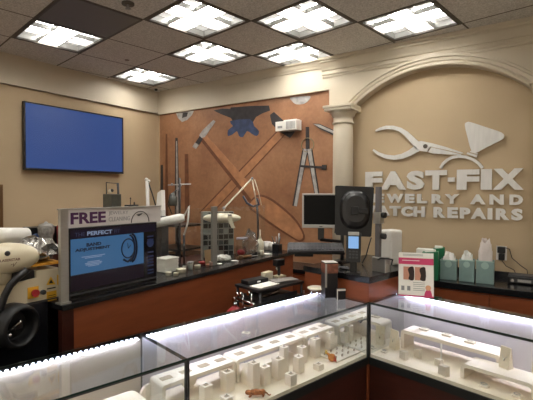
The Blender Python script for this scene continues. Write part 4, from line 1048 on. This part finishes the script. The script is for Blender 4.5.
cyl_item('glass_jar', 211, 265.5, .016, .03, mat('pale_rose_jar', 'B79A8E', .3), 'small rose coloured pot at the glass post', 'jar')
p = atz(203, 264, LZ)
t = thing('red_dish', 'small red dish on the service counter before the tan card', 'dish', p); put('dish', MB().lathe([(.02, 0), (.038, .016), (.036, .018), (.018, .004), (0, .004)], n=20), red, t); put('cloth', MB().ball((0, 0, .014), .022, 6, (1, 1, .5)), mat('pink_cloth', 'B05A58', .8), t)
p = atz(198, 264, LZ)+Vector((-.20, .02, 0))
t = thing('kraft_card', 'upright tan card behind the glass on the service counter', 'card', Vector((LX-.17, p.y+.03, LZ)), PI/2)
put('card', MB(Matrix.Rotation(-.12, 4, 'X')).b(-.055, .06, 0, .002, .002, .115), mat('kraft', 'B79A74', .8), t); put('prop', MB().b(-.01, .01, .003, .035, 0, .006), mat('kraft_dark', '8C734F', .8), t)
q = atz(227, 262, LZ); crumple(q+Vector((-.05, .01, 0)), .9, .13, .07, .05, 21, white_p, 'crumpled white tissue on the service counter right of the post', 'tissue', 'crumpled_tissue')
q = atz(219, 264.5, LZ); crumple(q, .5, .05, .04, .012, 22, white_p, 'flat scrap of white paper left of the crumpled tissue', 'paper', 'paper_scrap')
q = atz(235, 261.5, LZ); crumple(q+Vector((0, 0, 0)), .5, .06, .03, .01, 23, white_p, 'small white paper scrap at the counter edge right of the tissue', 'paper', 'paper_scrap')
q = atz(267, 254.5, LZ); crumple(q, .5, .08, .04, .012, 24, white_p, 'white folded paper at the far end of the service counter', 'paper', 'paper_scrap')
q = atz(247, 258, LZ)
t = thing('wooden_tool', 'brown wooden tool lying on the counter under the clear bag', 'tool', q, 1.3)
put('handle', MB().cyl((-.10, 0, .013), (.04, 0, .013), .011, .013, n=12), mat('tool_wood', '7A5636', .5), t); put('blade', MB().b(.04, .12, -.006, .006, .009, .014), steel_p, t)
q = atz(254, 254.5, LZ)
t = thing('black_clamp', 'small black spring clamp beside the wooden tool', 'clamp', q, .4)
put('jaw', MB().b(-.03, .03, -.006, .006, 0, .012, .002).box((.0, 0, .024), (.05, .012, .012), .002, Matrix.Rotation(.5, 3, 'Y')), black, t)
put('spring', MB().cyl((.02, -.012, .014), (.02, .012, .014), .01, n=12), blackm, t)

for k_, (px_i, py_i, r_i, h_i, m_i, lab_i) in enumerate((
    (176, 275.5, .017, .020, cream_p, 'cream pill-like pot in front of the cream round tub'), (184.5, 270.5, .014, .034, MATS['cloudy_jar'], 'slim cloudy jar between cream tub and grey-lidded jar'),
    (207.5, 266.5, .015, .018, mat('rose_pot', 'A8705E', .5), 'little brown-rose pot right of the red dish'), (241, 259, .02, .03, mat('brown_pot', '6E5238', .5), 'brown pot beside the clear jug'),
    (262, 255, .018, .04, cream_p, 'small cream bottle cap pot beside the squeeze bottle'), (279.5, 251.5, .012, .05, black, 'slim black tube before the tool holder'))):
    cyl_item('small_pot', px_i, py_i, r_i, h_i, m_i, lab_i, 'pot')
# ------------------------------------------------------------------ workbench behind and its clutter
WZ = 1.0
t = thing('workbench', 'low dark workbench behind the service counter', 'workbench', (-2.75, 2.6, 0))
put('top', MB().b(-3.1, -2.4, 1.5, 3.55, WZ-.04, WZ, .003), mat('dark_bench_top', '3A2018', .5, var=.2), t, world=True)
for x, y in ((-3.05, 1.55), (-3.05, 3.5), (-2.45, 1.55), (-2.45, 3.5)): put('leg', MB().b(x-.03, x+.03, y-.03, y+.03, 0, WZ-.04), blackm, t, world=True)
t = thing('back_cabinet', 'cherry cabinet run standing beneath the wall mural', 'cabinet', (-3.2, 3.99, 0))
put('body', MB().b(-4.0, -1.95, 3.62, 3.99, 0, .86), cherry, t, world=True)
put('worktop', MB().b(-4.0, -1.93, 3.60, 3.99, .86, .899, .003), blacktop, t, world=True)
for xa in (-3.98, -3.57, -3.16, -2.75, -2.34):
    dr = put('door', MB().b(xa, xa+.39, 3.606, 3.62, .08, .84, .002), cherry, t, world=True); put('handle', MB().b(xa+.34, xa+.352, 3.592, 3.606, .55, .70), alu, dr, world=True)

def bench_pt(px, X, z=WZ):  # point on the bench top at depth X seen in column px
    d = ray(px, 260); k = X/d.x; return Vector((X, d.y*k, z))
def zat(p, py):
    d = ray(0, py)  # rough height for a row at that distance
    for _ in range(1): pass
    n = math.hypot(p.x, p.y); best = None
    # solve on the vertical line through p
    lo_, hi_ = 0, 3.2
    for _ in range(40):
        m__ = (lo_+hi_)/2; v = Vector((p.x, p.y, m__))-EYE; yy = 200-FPX*v.dot(CU)/v.dot(_f)
        if yy > py: lo_ = m__
        else: hi_ = m__
    return (lo_+hi_)/2
# drawer rack
p = bench_pt(217.5, -2.62); k = (p-EYE).dot(_f)/FPX; yw = math.atan2(p.y, p.x)-PI/2
t = thing('parts_rack', 'grey wire rack of small parts drawers behind the glass post', 'rack', p, yw+.25)
w_ = 15.5*k; h_ = zat(p, 212)-WZ; m_ = MB(); cells = MB()
nx, nz = 6, 9
for i in range(nx+1): m_.b(-w_+2*w_*i/nx-.003, -w_+2*w_*i/nx+.003, -.04, .05, 0, h_)
for j in range(nz+1): m_.b(-w_, w_, -.039, .049, h_*j/nz-.003+.003, h_*j/nz+.006)
put('frame', m_, mat('rack_grey', '8A8A84', .5), t)
random.seed(3)
dk = [mat('drawer_dark', '2A2A2C', .4), mat('drawer_clear', '9AA09A', .25), mat('drawer_grey', '55585A', .4)]
for i in range(nx):
    for j in range(nz):
        x = -w_+2*w_*(i+.5)/nx; z = h_*(j+.5)/nz+.004
        d_ = put('drawer', MB().b(x-w_/nx+.004, x+w_/nx-.004, -.036, .04, z-h_/nz/2+.005, z+h_/nz/2-.005), random.choice(dk[:1]*3+dk), t)
# bench lamp with oval head over the rack
p = bench_pt(222, -2.50); ztop = zat(p, 218)
k = (p-EYE).dot(_f)/FPX; yw = math.atan2(p.y, p.x)-PI/2
t = thing('bench_lamp', 'white swing-arm bench lamp with an oblong head above the parts rack', 'lamp', p, yw)
put('lamp_head', MB().ball((0, 0, ztop-WZ), 1, 12, (19*k, .06, 5*k)), cream_p, t)
e1 = EYE + ray(224, 208)*((p-EYE).dot(_f)); e2 = EYE + ray(252, 178.5)*((p-EYE).dot(_f)+.05); e3 = EYE + ray(257, 205)*((p-EYE).dot(_f)+.05)
put('arm', MB().tube([e1-Vector((0, 0, .03)), e1, e2], .0075, 8).tube([e2, EYE+ray(254.5, 192)*((p-EYE).dot(_f)+.05), e3], .006, 8).tube([e2+Vector((.03, 0, -.01)), EYE+ray(258.5, 192)*((p-EYE).dot(_f)+.05), e3+Vector((.05, 0, .0))], .004, 8), cream_p, t, world=True)
put('joint', MB().ball(e2, .012, 8).ball(e1, .016, 8), grey, t, world=True)
e0 = bench_pt(258, -2.48)
put('spring_arm', MB().tube([EYE+ray(q[0], q[1])*((p-EYE).dot(_f)+.05) for q in ((243, 196), (247, 203), (253, 206.5), (259, 204.5), (257, 198))], .011, 8).tube([e3, EYE+ray(258, 225)*((p-EYE).dot(_f)+.05), Vector((e0.x, e0.y, WZ))], .010, 8), mat('blue_black_metal', '2B3040', .35), t, world=True)
put('base', MB().lathe([(.05, 0), (.05, .015), (.015, .022)], c=(e0.x, e0.y, WZ), n=20), blackm, t, world=True)
# hanging paper tag
e = EYE+ray(231, 222)*((p-EYE).dot(_f)-.07)
t2 = thing('paper_strip', 'curled white paper strip hanging from the bench lamp head', 'paper strip', e+Vector((0, 0, -.055)), yw)
m_ = MB(); 
for i in range(8):
    a_ = i/8; b__ = (i+1)/8
    f_ = lambda s_: (-.012+.035*s_*s_, .12*(1-s_)) 
    x0_, z0_ = f_(a_); x1_, z1_ = f_(b__)
    m_._add([(x0_-.018, 0, z0_), (x0_+.018, 0, z0_), (x1_+.018, 0, z1_), (x1_-.018, 0, z1_), (x0_-.018, .002, z0_), (x0_+.018, .002, z0_), (x1_+.018, .002, z1_), (x1_-.018, .002, z1_)], [(0, 1, 2, 3), (7, 6, 5, 4), (0, 4, 5, 1), (1, 5, 6, 2), (2, 6, 7, 3), (3, 7, 4, 0)])
put('strip', m_, cream_p, t2)
put('clip', MB().b(-.03, .006, -.006, .008, .112, .126, .002), grey, t2)
# clear bag, bottles, cups
def bench_item(px, X): return bench_pt(px, X)
p = Vector((LX-.20, bench_pt(242, LX-.20).y, LZ))
t = thing('plastic_jug', 'clear plastic jug with a grey lid behind the partition', 'jug', p)
put('body', MB().lathe([(.05, 0), (.055, .02), (.055, .13), (.045, .15)], n=20), acrylic, t); put('lid', MB().lathe([(.05, .15), (.05, .165), (0, .165)], n=20), mat('lilac_lid', '8E8894', .4), t)
put('red_contents', MB().ball((-.01, 0, .035), .036, 8, (1, 1, .8)), red, t)
p = Vector((LX-.12-.06, bench_pt(250, LX-.18).y, LZ))
crumple(p, .2, .15, .10, .20, 31, glass_mat('milky_film', (.80, .80, .82), .18, rough=.25), 'clear crumpled plastic bag behind the partition', 'plastic bag', 'clear_bag')
p = Vector((LX-.22, bench_pt(260, LX-.22).y, LZ))
t = thing('squeeze_bottle', 'white squeeze bottle with a tall nozzle at the far counter end', 'bottle', p)
put('body', MB().lathe([(.035, 0), (.038, .015), (.038, .075), (.03, .10), (.014, .125)], n=18), cream_p, t); put('nozzle', MB().lathe([(.014, .125), (.008, .15), (.003, .21)], n=12), cream_p, t)
for dx, (px, py), lab in ((0, (272.5, 250.5), 'left white paper cup at the far counter end'), (1, (293.5, 246.5), 'right white cup beside the black tool holder')):
    p = atz(px, py, LZ); p.y = min(p.y, 3.36)
    if dx: p.x = LX-.27
    t = thing('white_cup', lab, 'cup', p, 0, 'white cups at the far counter end'); put('body', MB().lathe([(.026, 0), (.034, .075), (.032, .075), (.024, .004), (0, .004)], n=18), white, t); put('rim', MB().tube([(.034*math.cos(2*PI*i/18), .034*math.sin(2*PI*i/18), .076) for i in range(18)], .002, 5, closed=True), white, t)
p = atz(284, 250, LZ); p.y = min(p.y, 3.30)
t = thing('tool_holder', 'black tool holder with upright tools at the far counter end', 'tool holder', p)
put('block', MB().b(-.035, .035, -.035, .035, 0, .07, .003), black, t)
random.seed(5)
for i in range(6):
    x, y = random.uniform(-.025, .025), random.uniform(-.025, .025); put('tool', MB().cyl((x, y, .07), (x*1.8, y*1.8, .13+random.random()*.05), .004, n=8), random.choice([silver, darkgrey, grey]), t)

# instruments behind the monitor: retort-like stand and lamp tray
p = bench_pt(180, -2.62); k = (p-EYE).dot(_f)/FPX
yw = math.atan2(p.y, p.x)-PI/2; dep = (p-EYE).dot(_f)
def sc(px, py, dz=0): return EYE + ray(px, py)*(dep+dz)
t = thing('instrument_stand', 'tall black instrument stand with clamps and a glass vessel behind the monitor', 'stand', p, yw)
put('base', MB().b(-.09, .09, -.06, .06, 0, .02, .003), blackm, t)
put('rod', MB().tube([Vector((p.x, p.y, WZ)), Vector((p.x, p.y, sc(180, 178).z))], .007, 8), blackm, t, world=True)
put('cross_bar', MB().tube([sc(168, 185), sc(191, 184)], .005, 8), silver, t, world=True)
put('clamp', MB().ball(sc(180, 185), .016, 8).ball(sc(172, 184.5), .012, 8).ball(sc(179, 189), .014, 8), grey, t, world=True)
g = sc(173, 200)
put('vessel', MB().lathe([(.03, 0), (.036, .02), (.036, .075), (.02, .09), (.02, .11)], c=g-Vector((0, 0, .05)), n=18), mat('smoky_vessel', '4A4B46', .2), t, world=True)
put('hose', MB().tube([sc(177, 190), sc(170, 195), sc(168, 204), sc(172, 214)], .005, 6), black, t, world=True)
p = bench_pt(168, -2.52); 
t = thing('task_lamp', 'long white task lamp head stretched over the bench', 'lamp', p)
dep2 = (p-EYE).dot(_f)
def s2(px, py, dz=0): return EYE + ray(px, py)*(dep2+dz)
A1, B1 = s2(145, 225.5, -.06), s2(184, 217.5, .06); dv = (B1-A1)
m_ = MB(); m_.tube([A1, A1+dv*.1, A1+dv*.9, B1], [.024, .034, .038, .028], 12); put('lamp_head', m_, white, t, world=True)
put('bracket', MB().tube([B1+Vector((0, 0, .01)), s2(189, 206, .06), s2(188, 222, .06), s2(184, 235, .06)], .008, 8), white, t, world=True)
put('post', MB().tube([s2(184, 235, .06), Vector((s2(184, 235, .06).x, s2(184, 235, .06).y, WZ))], .009, 8).lathe([(.05, WZ), (.05, WZ+.015), (0, WZ+.015)], c=(s2(184, 235, .06).x, s2(184, 235, .06).y, 0), n=18), blackm, t, world=True)
t = thing('magnifier_arm', 'upright white arm with a black strut and blue joint above the sign board', 'lamp arm', bench_pt(148.5, -2.56)); 
pb = bench_pt(148.5, -2.56); dep2 = (pb-EYE).dot(_f)
put('arm', MB().tube([Vector((pb.x, pb.y, WZ)), s2(148.2, 215), s2(147.2, 181)], .013, 10), white, t, world=True)
put('joint', MB().ball(s2(146.5, 179.5), .014, 8).ball(s2(148.8, 181), .012, 8), white, t, world=True)
put('strut', MB().tube([s2(147.5, 180), s2(152, 193), s2(155.5, 205), s2(152, 214)], .005, 8), black, t, world=True)
put('elbow', MB().ball(s2(153.5, 211), .03, 8, (1, 1, .9)), blue, t, world=True)
put('base', MB().lathe([(.06, 0), (.06, .015), (.02, .02)], c=(pb.x, pb.y, WZ), n=20), blackm, t, world=True)
pb = bench_pt(160, -2.66); dep2 = (pb-EYE).dot(_f)
t = thing('paper_roll', 'white pointed paper roll standing beside the mural edge', 'paper', pb)
m_ = MB(); b0 = s2(155.5, 216); b1 = s2(162, 216); t0 = s2(157.3, 193); t1 = s2(161.2, 190); hgt = Vector((0, .04, 0))
m_._add([b0, b1, t1, t0, b0+hgt, b1+hgt, t1+hgt, t0+hgt], [(0, 1, 2, 3), (7, 6, 5, 4), (0, 4, 5, 1), (1, 5, 6, 2), (2, 6, 7, 3), (3, 7, 4, 0)])
put('roll', m_, white_p, t, world=True)
put('holder', MB().b(-.05, .05, -.03, .05, 0, max(.05, s2(158, 216).z-WZ), .003), darkgrey, t)
# things above the sign: small black box with antennas, flat black gadget
pb = bench_pt(112, -2.56); dep2 = (pb-EYE).dot(_f)
t = thing('ultrasonic_unit', 'small dark instrument box with a frame on top behind the sign', 'instrument', pb)
q = s2(111, 212); zz = s2(111, 194).z
put('box', MB().b(-.045, .055, -.04, .04, 0, zz-WZ, .003), mat('dark_olive_box', '4A4A42', .4, var=.2, scale=30), t)
put('wire_frame', MB().tube([s2(106.5, 194), s2(106.3, 182.5), s2(117.5, 183.5), s2(118.2, 194)], .004, 6).tube([s2(117.8, 183), s2(119, 206)], .008, 6), darkgrey, t, world=True)
put('knob', MB().ball(s2(112, 190.5), .012, 8), black, t, world=True); put('sensor', MB().ball(s2(110.3, 191), .014, 8), cream_p, t, world=True)
pb = bench_pt(131, -2.56); dep2 = (pb-EYE).dot(_f)
t = thing('disc_gadget', 'flat black gadget with two thin pins behind the sign board', 'gadget', pb)
put('plate', MB().box(s2(131.5, 205.6), (.05, .09, .014), .003), black, t, world=True)
put('pin', MB().tube([s2(130.3, 205.5), s2(130.5, 198.5)], .003, 6).ball(s2(130.5, 198.3), .006, 6).tube([s2(134.3, 205.5), s2(134.3, 202)], .005, 6), black, t, world=True)
put('column', MB().b(-.03, .03, -.03, .03, 0, s2(131, 206.5).z-WZ, .003), darkgrey, t)
# metal shelf legs seen through the glass
t = thing('open_shelf', 'black open metal shelf frame before the cherry cabinets', 'shelf', (-3.3, 3.3, 0))
for x, y in ((-3.55, 3.05), (-3.15, 3.05), (-3.55, 3.4), (-3.15, 3.4)): put('post', MB().b(x-.012, x+.012, y-.012, y+.012, 0, 1.32), blackm, t, world=True)
for z_ in (.5, 1.05, 1.30): put('shelf_board', MB().b(-3.56, -3.14, 3.04, 3.41, z_, z_+.02), blackm, t, world=True)

# ------------------------------------------------------------------ bench at the left wall
t = thing('wall_bench', 'dark red bench along the left wall under the television', 'bench', (XL, 2.0, 0))
put('top', MB().b(XL+.002, -3.75, .8, 3.3, 1.02, 1.06, .003), mat('dark_red_top', '4A1C18', .45, var=.1), t, world=True)
put('body', MB().b(XL+.002, -3.8, .85, 3.25, 0, 1.02), cherry_dk, t, world=True)
def wb(px, X=-4.2, z=1.06): d = ray(px, 230); k_ = X/d.x; return Vector((X, d.y*k_, z))
p = wb(42, -4.30)
t = thing('black_case', 'open black box with a blue lid on the left wall bench', 'box', p, PI/2)
put('box', MB().b(-.15, .12, -.08, .08, 0, .25, .004), black, t); put('blue_lid', MB().ball((-.09, -.075, .15), .06, 8, (1.1, .6, .7)), blue, t)
p = wb(46, -4.12)
t = thing('glass_canister', 'cloudy grey glass canister standing on the left wall bench', 'canister', p)
put('body', MB().lathe([(.05, 0), (.06, .03), (.062, .16), (.075, .20), (.078, .26), (.07, .27)], n=18), mat('grey_glass', '8C8A84', .2, var=.4, scale=30, metal=.2), t); put('lid', MB().lathe([(.072, .27), (.06, .285), (.02, .295), (.012, .31), (0, .312)], n=18), silver, t)
p = wb(55.5, -4.15)
t = thing('red_container', 'dark red canister on the left wall bench left of the sign post', 'canister', p+Vector((0, .07, 0))); put('body', MB().lathe([(.05, 0), (.052, .24), (.045, .26)], n=20), red, t); put('cap', MB().lathe([(.03, .26), (.03, .28), (0, .28)], n=16), darkgrey, t)
p = wb(10, -4.25)
t = thing('grey_box', 'dark grey flat box behind the white cylinder at the far left', 'box', p, PI/2); put('box', MB().b(-.30, .16, -.08, .08, 0, .15, .004), mat('grey_case', '5A5752', .5), t); put('lid_edge', MB().b(-.302, .162, -.082, .082, .15, .165, .003), grey, t)
# wooden cabinet at the far left wall
p = atx(3, 184.5, XL+.04)
t = thing('wall_cabinet', 'brown wooden wall cabinet at the far left picture edge', 'cabinet', (XL, 1.5, 1.2))
put('body', MB().b(XL+.001, XL+.04, 1.3, p.y, 1.22, p.z, .002), mat('brown_wood', '6B4A22', .45, var=.15), t, world=True)
put('door', MB().b(XL+.04, XL+.052, 1.32, p.y-.012, 1.24, p.z-.02, .002), mat('brown_wood_door', '5C3F1D', .45, var=.15), t, world=True)

# ------------------------------------------------------------------ laser welder at the left
WX = -2.1
def wq(px, py, X=WX): q = atx(px, py, X); return (q.y, q.z)
wl = thing('welding_machine', 'beige bench welding machine with black arm port at the far left', 'machine', (WX-.2, .9, 0))
EXM = ((0, 1, 0), (0, 0, 1), (-1, 0, 0))
m_ = MB(); m_.prism([(.55, 1.125), (.90, 1.125), wq(17, 283), wq(36.5, 277.8), wq(36.5, 271), wq(61, 268), (1.195, 1.125)], (WX, 0, 0), *EXM, 0, .42)
put('housing', m_, beige, wl, world=True)
put('plinth', MB().b(WX-.42, WX+.004, .45, 1.125, .0, 1.125, .006), mat('navy_black_enamel', '0E1018', .4), wl, world=True)
put('seam', MB().b(WX-.001, WX+.003, .60, 1.19, 1.122, 1.130), darkgrey, wl, world=True)
cy_, cz_ = wq(15, 327, WX+.05)
Mp = Matrix.Translation((WX+.004, cy_, cz_)) @ Matrix.Rotation(PI/2, 4, 'Y') @ Matrix.Rotation(-.25, 4, 'X')
put('arm_port', MB(Mp).lathe([(.105, -.02), (.105, .04), (.098, .075), (.086, .085), (.078, .080), (.070, .05), (.068, -.01)], n=32), mat('black_rubber', '0C0D10', .45), wl, world=True)
put('port_floor', MB(Mp).lathe([(.069, -.005), (.0, -.004)], n=24), black, wl, world=True)
put('port_glint', MB(Mp).tube([(.03, -.02, -.003), (.0, .0, .03), (-.02, .02, .05)], .009, 8).ball((.035, -.03, .03), .012, 6).b(-.01, .02, .0, .04, .02, .032), chrome, wl, world=True)  # chrome shapes standing in for the silver reflection inside the port
# emergency stop
y_, z_ = wq(33, 292.5)
put('stop_plate', MB().b(WX, WX+.004, y_-.026, y_+.026, z_-.028, z_+.028), yellow, wl, world=True)
put('stop_button', MB().cyl((WX+.004, y_, z_), (WX+.02, y_, z_), .010, n=14).cyl((WX+.02, y_, z_), (WX+.03, y_, z_), .018, n=16), red, wl, world=True)
y_, z_ = wq(42.5, 292)
put('key_switch', MB().cyl((WX, y_, z_), (WX+.015, y_, z_), .012, n=12).b(WX+.015, WX+.02, y_-.014, y_+.004, z_-.004, z_+.004), darkgrey, wl, world=True)
# warning labels
tri = [wq(50.8, 276.5), wq(55.5, 284.3), wq(46.3, 285)]
m_ = MB(); m_.prism(tri, (WX+.0015, 0, 0), *EXM, 0, .0015); put('warning_triangle', m_, yellow, wl, world=True)
m_ = MB(); cxt = sum(q[0] for q in tri)/3; czt = sum(q[1] for q in tri)/3; m_.prism([(cxt+(q[0]-cxt)*.5, czt+(q[1]-czt)*.5) for q in tri], (WX+.0022, 0, 0), *EXM, 0, .001)
a1, a2 = wq(47, 286), wq(55.5, 287.5); m_.b(WX, WX+.0015, a1[0], a2[0], a2[1]-.002, a2[1]+.004)
put('warning_print', m_, black, wl, world=True)
a1, a2 = wq(46.5, 292), wq(56.5, 299.5)
put('warning_label', MB().b(WX, WX+.0015, a1[0], a2[0], a2[1], a1[1]), yellow, wl, world=True)
m_ = MB()
for i in range(3): m_.b(WX+.0015, WX+.002, a1[0]+.006, a2[0]-.006, a2[1]+.006+i*.010, a2[1]+.009+i*.010)
put('label_print', m_, black, wl, world=True)
a1, a2 = wq(57, 275), wq(61, 284); m_ = MB().b(WX, WX+.0015, a1[0], a2[0], a2[1], a1[1]); put('small_label', m_, yellow, wl, world=True)
# microscope pod, cylinder and hose
q = EYE + ray(14, 257.5)*( (atx(14, 257, WX-.06)-EYE).dot(_f) )
Mp = frame(q, math.radians(80))
m_ = MB(Mp); m_.ball((-.04, 0, 0), 1, 16, (.155, .085, .075)); put('pod', m_, mat('ivory_enamel', 'CFC4A8', .28), wl, world=True)
put('pod_neck', MB().cyl(q+Vector((-.05, -.06, -.10)), q+Vector((-.03, -.05, -.04)), .07, .06, n=20), beige, wl, world=True)
a_ = atx(7.5, 253.5, q.x+.092)
sdir = Vector((0, 1, 0))
put('pod_knob', MB().ball(EYE+(a_-EYE)*.985, .012, 8), black, wl, world=True)
m_ = MB(); add_text(m_, 'LASERSTAR', EYE+(atx(0, 262.4, q.x+.092)-EYE)*.992, (0, 1, -.02), (0, 0, 1), (1, 0, 0), .088, .012, .001, .02)
m_.tube([EYE+(atx(x_, y_, q.x+.092)-EYE)*.99 for x_, y_ in ((11, 265), (14, 263.5), (13, 266.5), (17, 262))], .0015, 5)
put('lettering', m_, mat('dark_red_print', '5A221C', .5), wl, world=True)
cyl0, cyl1 = atx(-25, 236, WX-.16), atx(26.5, 234.5, WX-.22)
put('white_tube', MB().cyl(cyl0, cyl1, .040, .037, n=22), white, wl, world=True)
put('tube_support', MB().b(WX-.24, WX-.14, .78, .86, 1.125, cyl1.z-.03), beige, wl, world=True)
hs = [atx(px, py, WX+.03) for px, py in ((-4, 318), (1, 306), (4.5, 296), (10, 285.5), (18, 277), (27, 270))]
put('hose', MB().tube(hs, .017, 12), black, wl, world=True)
put('dark_saddle', MB().b(WX-.36, WX-.012, wq(17, 283)[0], wq(36, 283)[0], wq(36, 277.5)[1]-.01, wq(36, 272.5)[1]+.012, .004), black, wl, world=True)
zt_ = wq(50, 268.5)[1]+.012
t = thing('envelope', 'orange padded envelope lying on the welding machine', 'envelope', (WX-.10, wq(48, 268)[0], zt_+.004), PI/2-.08)
put('envelope', MB().b(-.068, .078, -.085, .11, 0, .014, .005), orange_env, t); put('flap', MB().b(-.06, .07, -.05, -.01, .014, .0155), mat('flap_paper', 'E0AE55', .7), t)
foil = mat('silver_foil', 'B8B6B2', .18, metal=.85)
crumple(Vector((WX-.10, wq(46, 262)[0], zt_+.0195)), PI/2, .21, .19, .11, 51, foil, 'crumpled silver foil bag on top of the orange envelope', 'foil bag', 'foil_bag')
q = Vector((WX-.30, wq(52, 255, WX-.25)[0]+.08, 0)); 
t = thing('paper_pad', 'white paper pad lying behind the foil bag', 'paper pad', (WX-.33, wq(56, 250, WX-.33)[0], 1.11), .3)
put('stand', MB().b(-.06, .06, -.08, .06, 0, .22, .004), cherry_dk, t); put('paper', MB().b(-.065, .065, -.09, .065, .22, .226), white_p, t)

# ------------------------------------------------------------------ black cart with tools between counter and case
cc = LP_(-.24, .67, 0)
t = thing('tool_cart', 'black two-shelf tool cart between the service counter and the centre case', 'cart', cc, ANG)
for z_ in (.45, .90, 1.0): put('shelf', MB().b(-.23, .215, -.13, .13, z_, z_+.018, .002), blackm, t)
for sx in (-.21, .195):
    for sy in (-.12, .12): put('post', MB().cyl((sx, sy, .05), (sx, sy, 1.018), .010, n=10).ball((sx, sy, .03), .028, 8, (1, .6, 1)), blackm, t)
def ct(x, y, z=1.018): return frame(cc, ANG) @ Vector((x, y, z))
for i, (x, y, r, m__, lab) in enumerate(((-.10, -.045, .1, white_p, 'white paper sheet lying across the tool cart'), (.10, -.03, -.2, mat('grey_folder', '8E8A86', .5), 'grey folder beside the sheet on the tool cart'))):
    q = ct(x, y, 1.018+.0062*i)
    tag(put('paper_sheet' if i == 0 else 'folder', MB(frame(q, ANG+r)).b(-.10, .10, -.05, .05, 0, .006, .001), m__, origin=q), lab, 'paper' if i == 0 else 'folder')
q = atz(287, 270.5, 1.018); x, y = (frame(cc, ANG).inverted() @ q)[:2]; q = ct(min(.13, x), .06)
t = thing('grey_beige_unit', 'small beige plastic box standing on the tool cart', 'box', ct(.05, .095, 1.018), ANG+.2)
put('box', MB().b(-.045, .05, -.02, .025, 0, .05, .004), cream_p, t); put('lid', MB().b(-.046, .051, -.021, .026, .05, .056, .002), beige, t)
t = thing('tool_case', 'black tool case lying on the cart behind the paper sheet', 'case', ct(-.09, .06, 1.018), ANG)
put('shell', MB().b(-.10, .09, -.035, .05, 0, .03, .004), black, t); put('clasp', MB().b(-.02, .01, -.038, -.035, .010, .022), chrome, t)
t = thing('tool_tray', 'dark tray of pliers on the middle shelf of the cart', 'tray', ct(.0, .0, .919), ANG)
put('tray', MB().b(-.18, .17, -.10, .10, 0, .006).b(-.18, .17, -.10, -.095, .006, .03).b(-.18, .17, .095, .10, .006, .03), darkgrey, t); put('tool', MB().cyl((-.12, -.03, .014), (.10, .02, .014), .008, n=10), chrome, t)
t = thing('drill_press', 'dark bench drill with beige parts under the keyboard tray', 'drill', ct(.17, .09, 1.018), ANG)
put('base', MB().b(-.045, .045, -.035, .03, 0, .015, .003), beige, t); put('column', MB().cyl((0, 0, .015), (0, 0, .13), .011, n=12), darkgrey, t)
put('head', MB().b(-.05, .035, -.03, .02, .09, .14, .006), black, t); put('chuck', MB().cyl((-.03, -.005, .06), (-.03, -.005, .09), .009, n=12), chrome, t)
# chrome fittings at the cart's left side
t = thing('valve_set', 'cluster of chrome valves fixed to the near end of the tool cart', 'valves', ct(-.235, .0, .90), ANG)
random.seed(9)
put('pipe', MB().cyl((0, -.10, .02), (0, .10, .02), .008, n=10).cyl((0, .03, -.12), (0, .03, .07), .007, n=10).cyl((0, -.06, -.05), (0, -.06, .09), .007, n=10), chrome, t)
for q in ((-.01, -.10, .02), (-.01, .03, .07), (-.012, -.06, .09), (-.01, .10, .02), (-.015, -.02, -.02), (-.01, .03, -.12), (-.01, .07, .06)):
    put('valve_knob', MB().cyl((q[0], q[1], q[2]), (q[0]-.02, q[1], q[2]), .014, n=12), chrome, t)
put('bracket', MB().b(0, .022, -.02, .05, -.002, .03), blackm, t)
q = ct(-.345, -.02, 0)
t = thing('red_canister', 'red round gas canister with white label at the near end of the cart', 'canister', q, ANG)
put('body', MB().lathe([(.07, 0), (.075, .02), (.075, .82), (.055, .88), (.02, .91)], n=24), red, t); put('valve', MB().cyl((0, 0, .91), (0, 0, .94), .014, n=10).b(-.02, .02, -.006, .006, .935, .945), chrome, t)
put('label', MB().lathe([(.0758, .68), (.0758, .80)], n=10, arc=1.6, a0=-2.2), white_p, t)
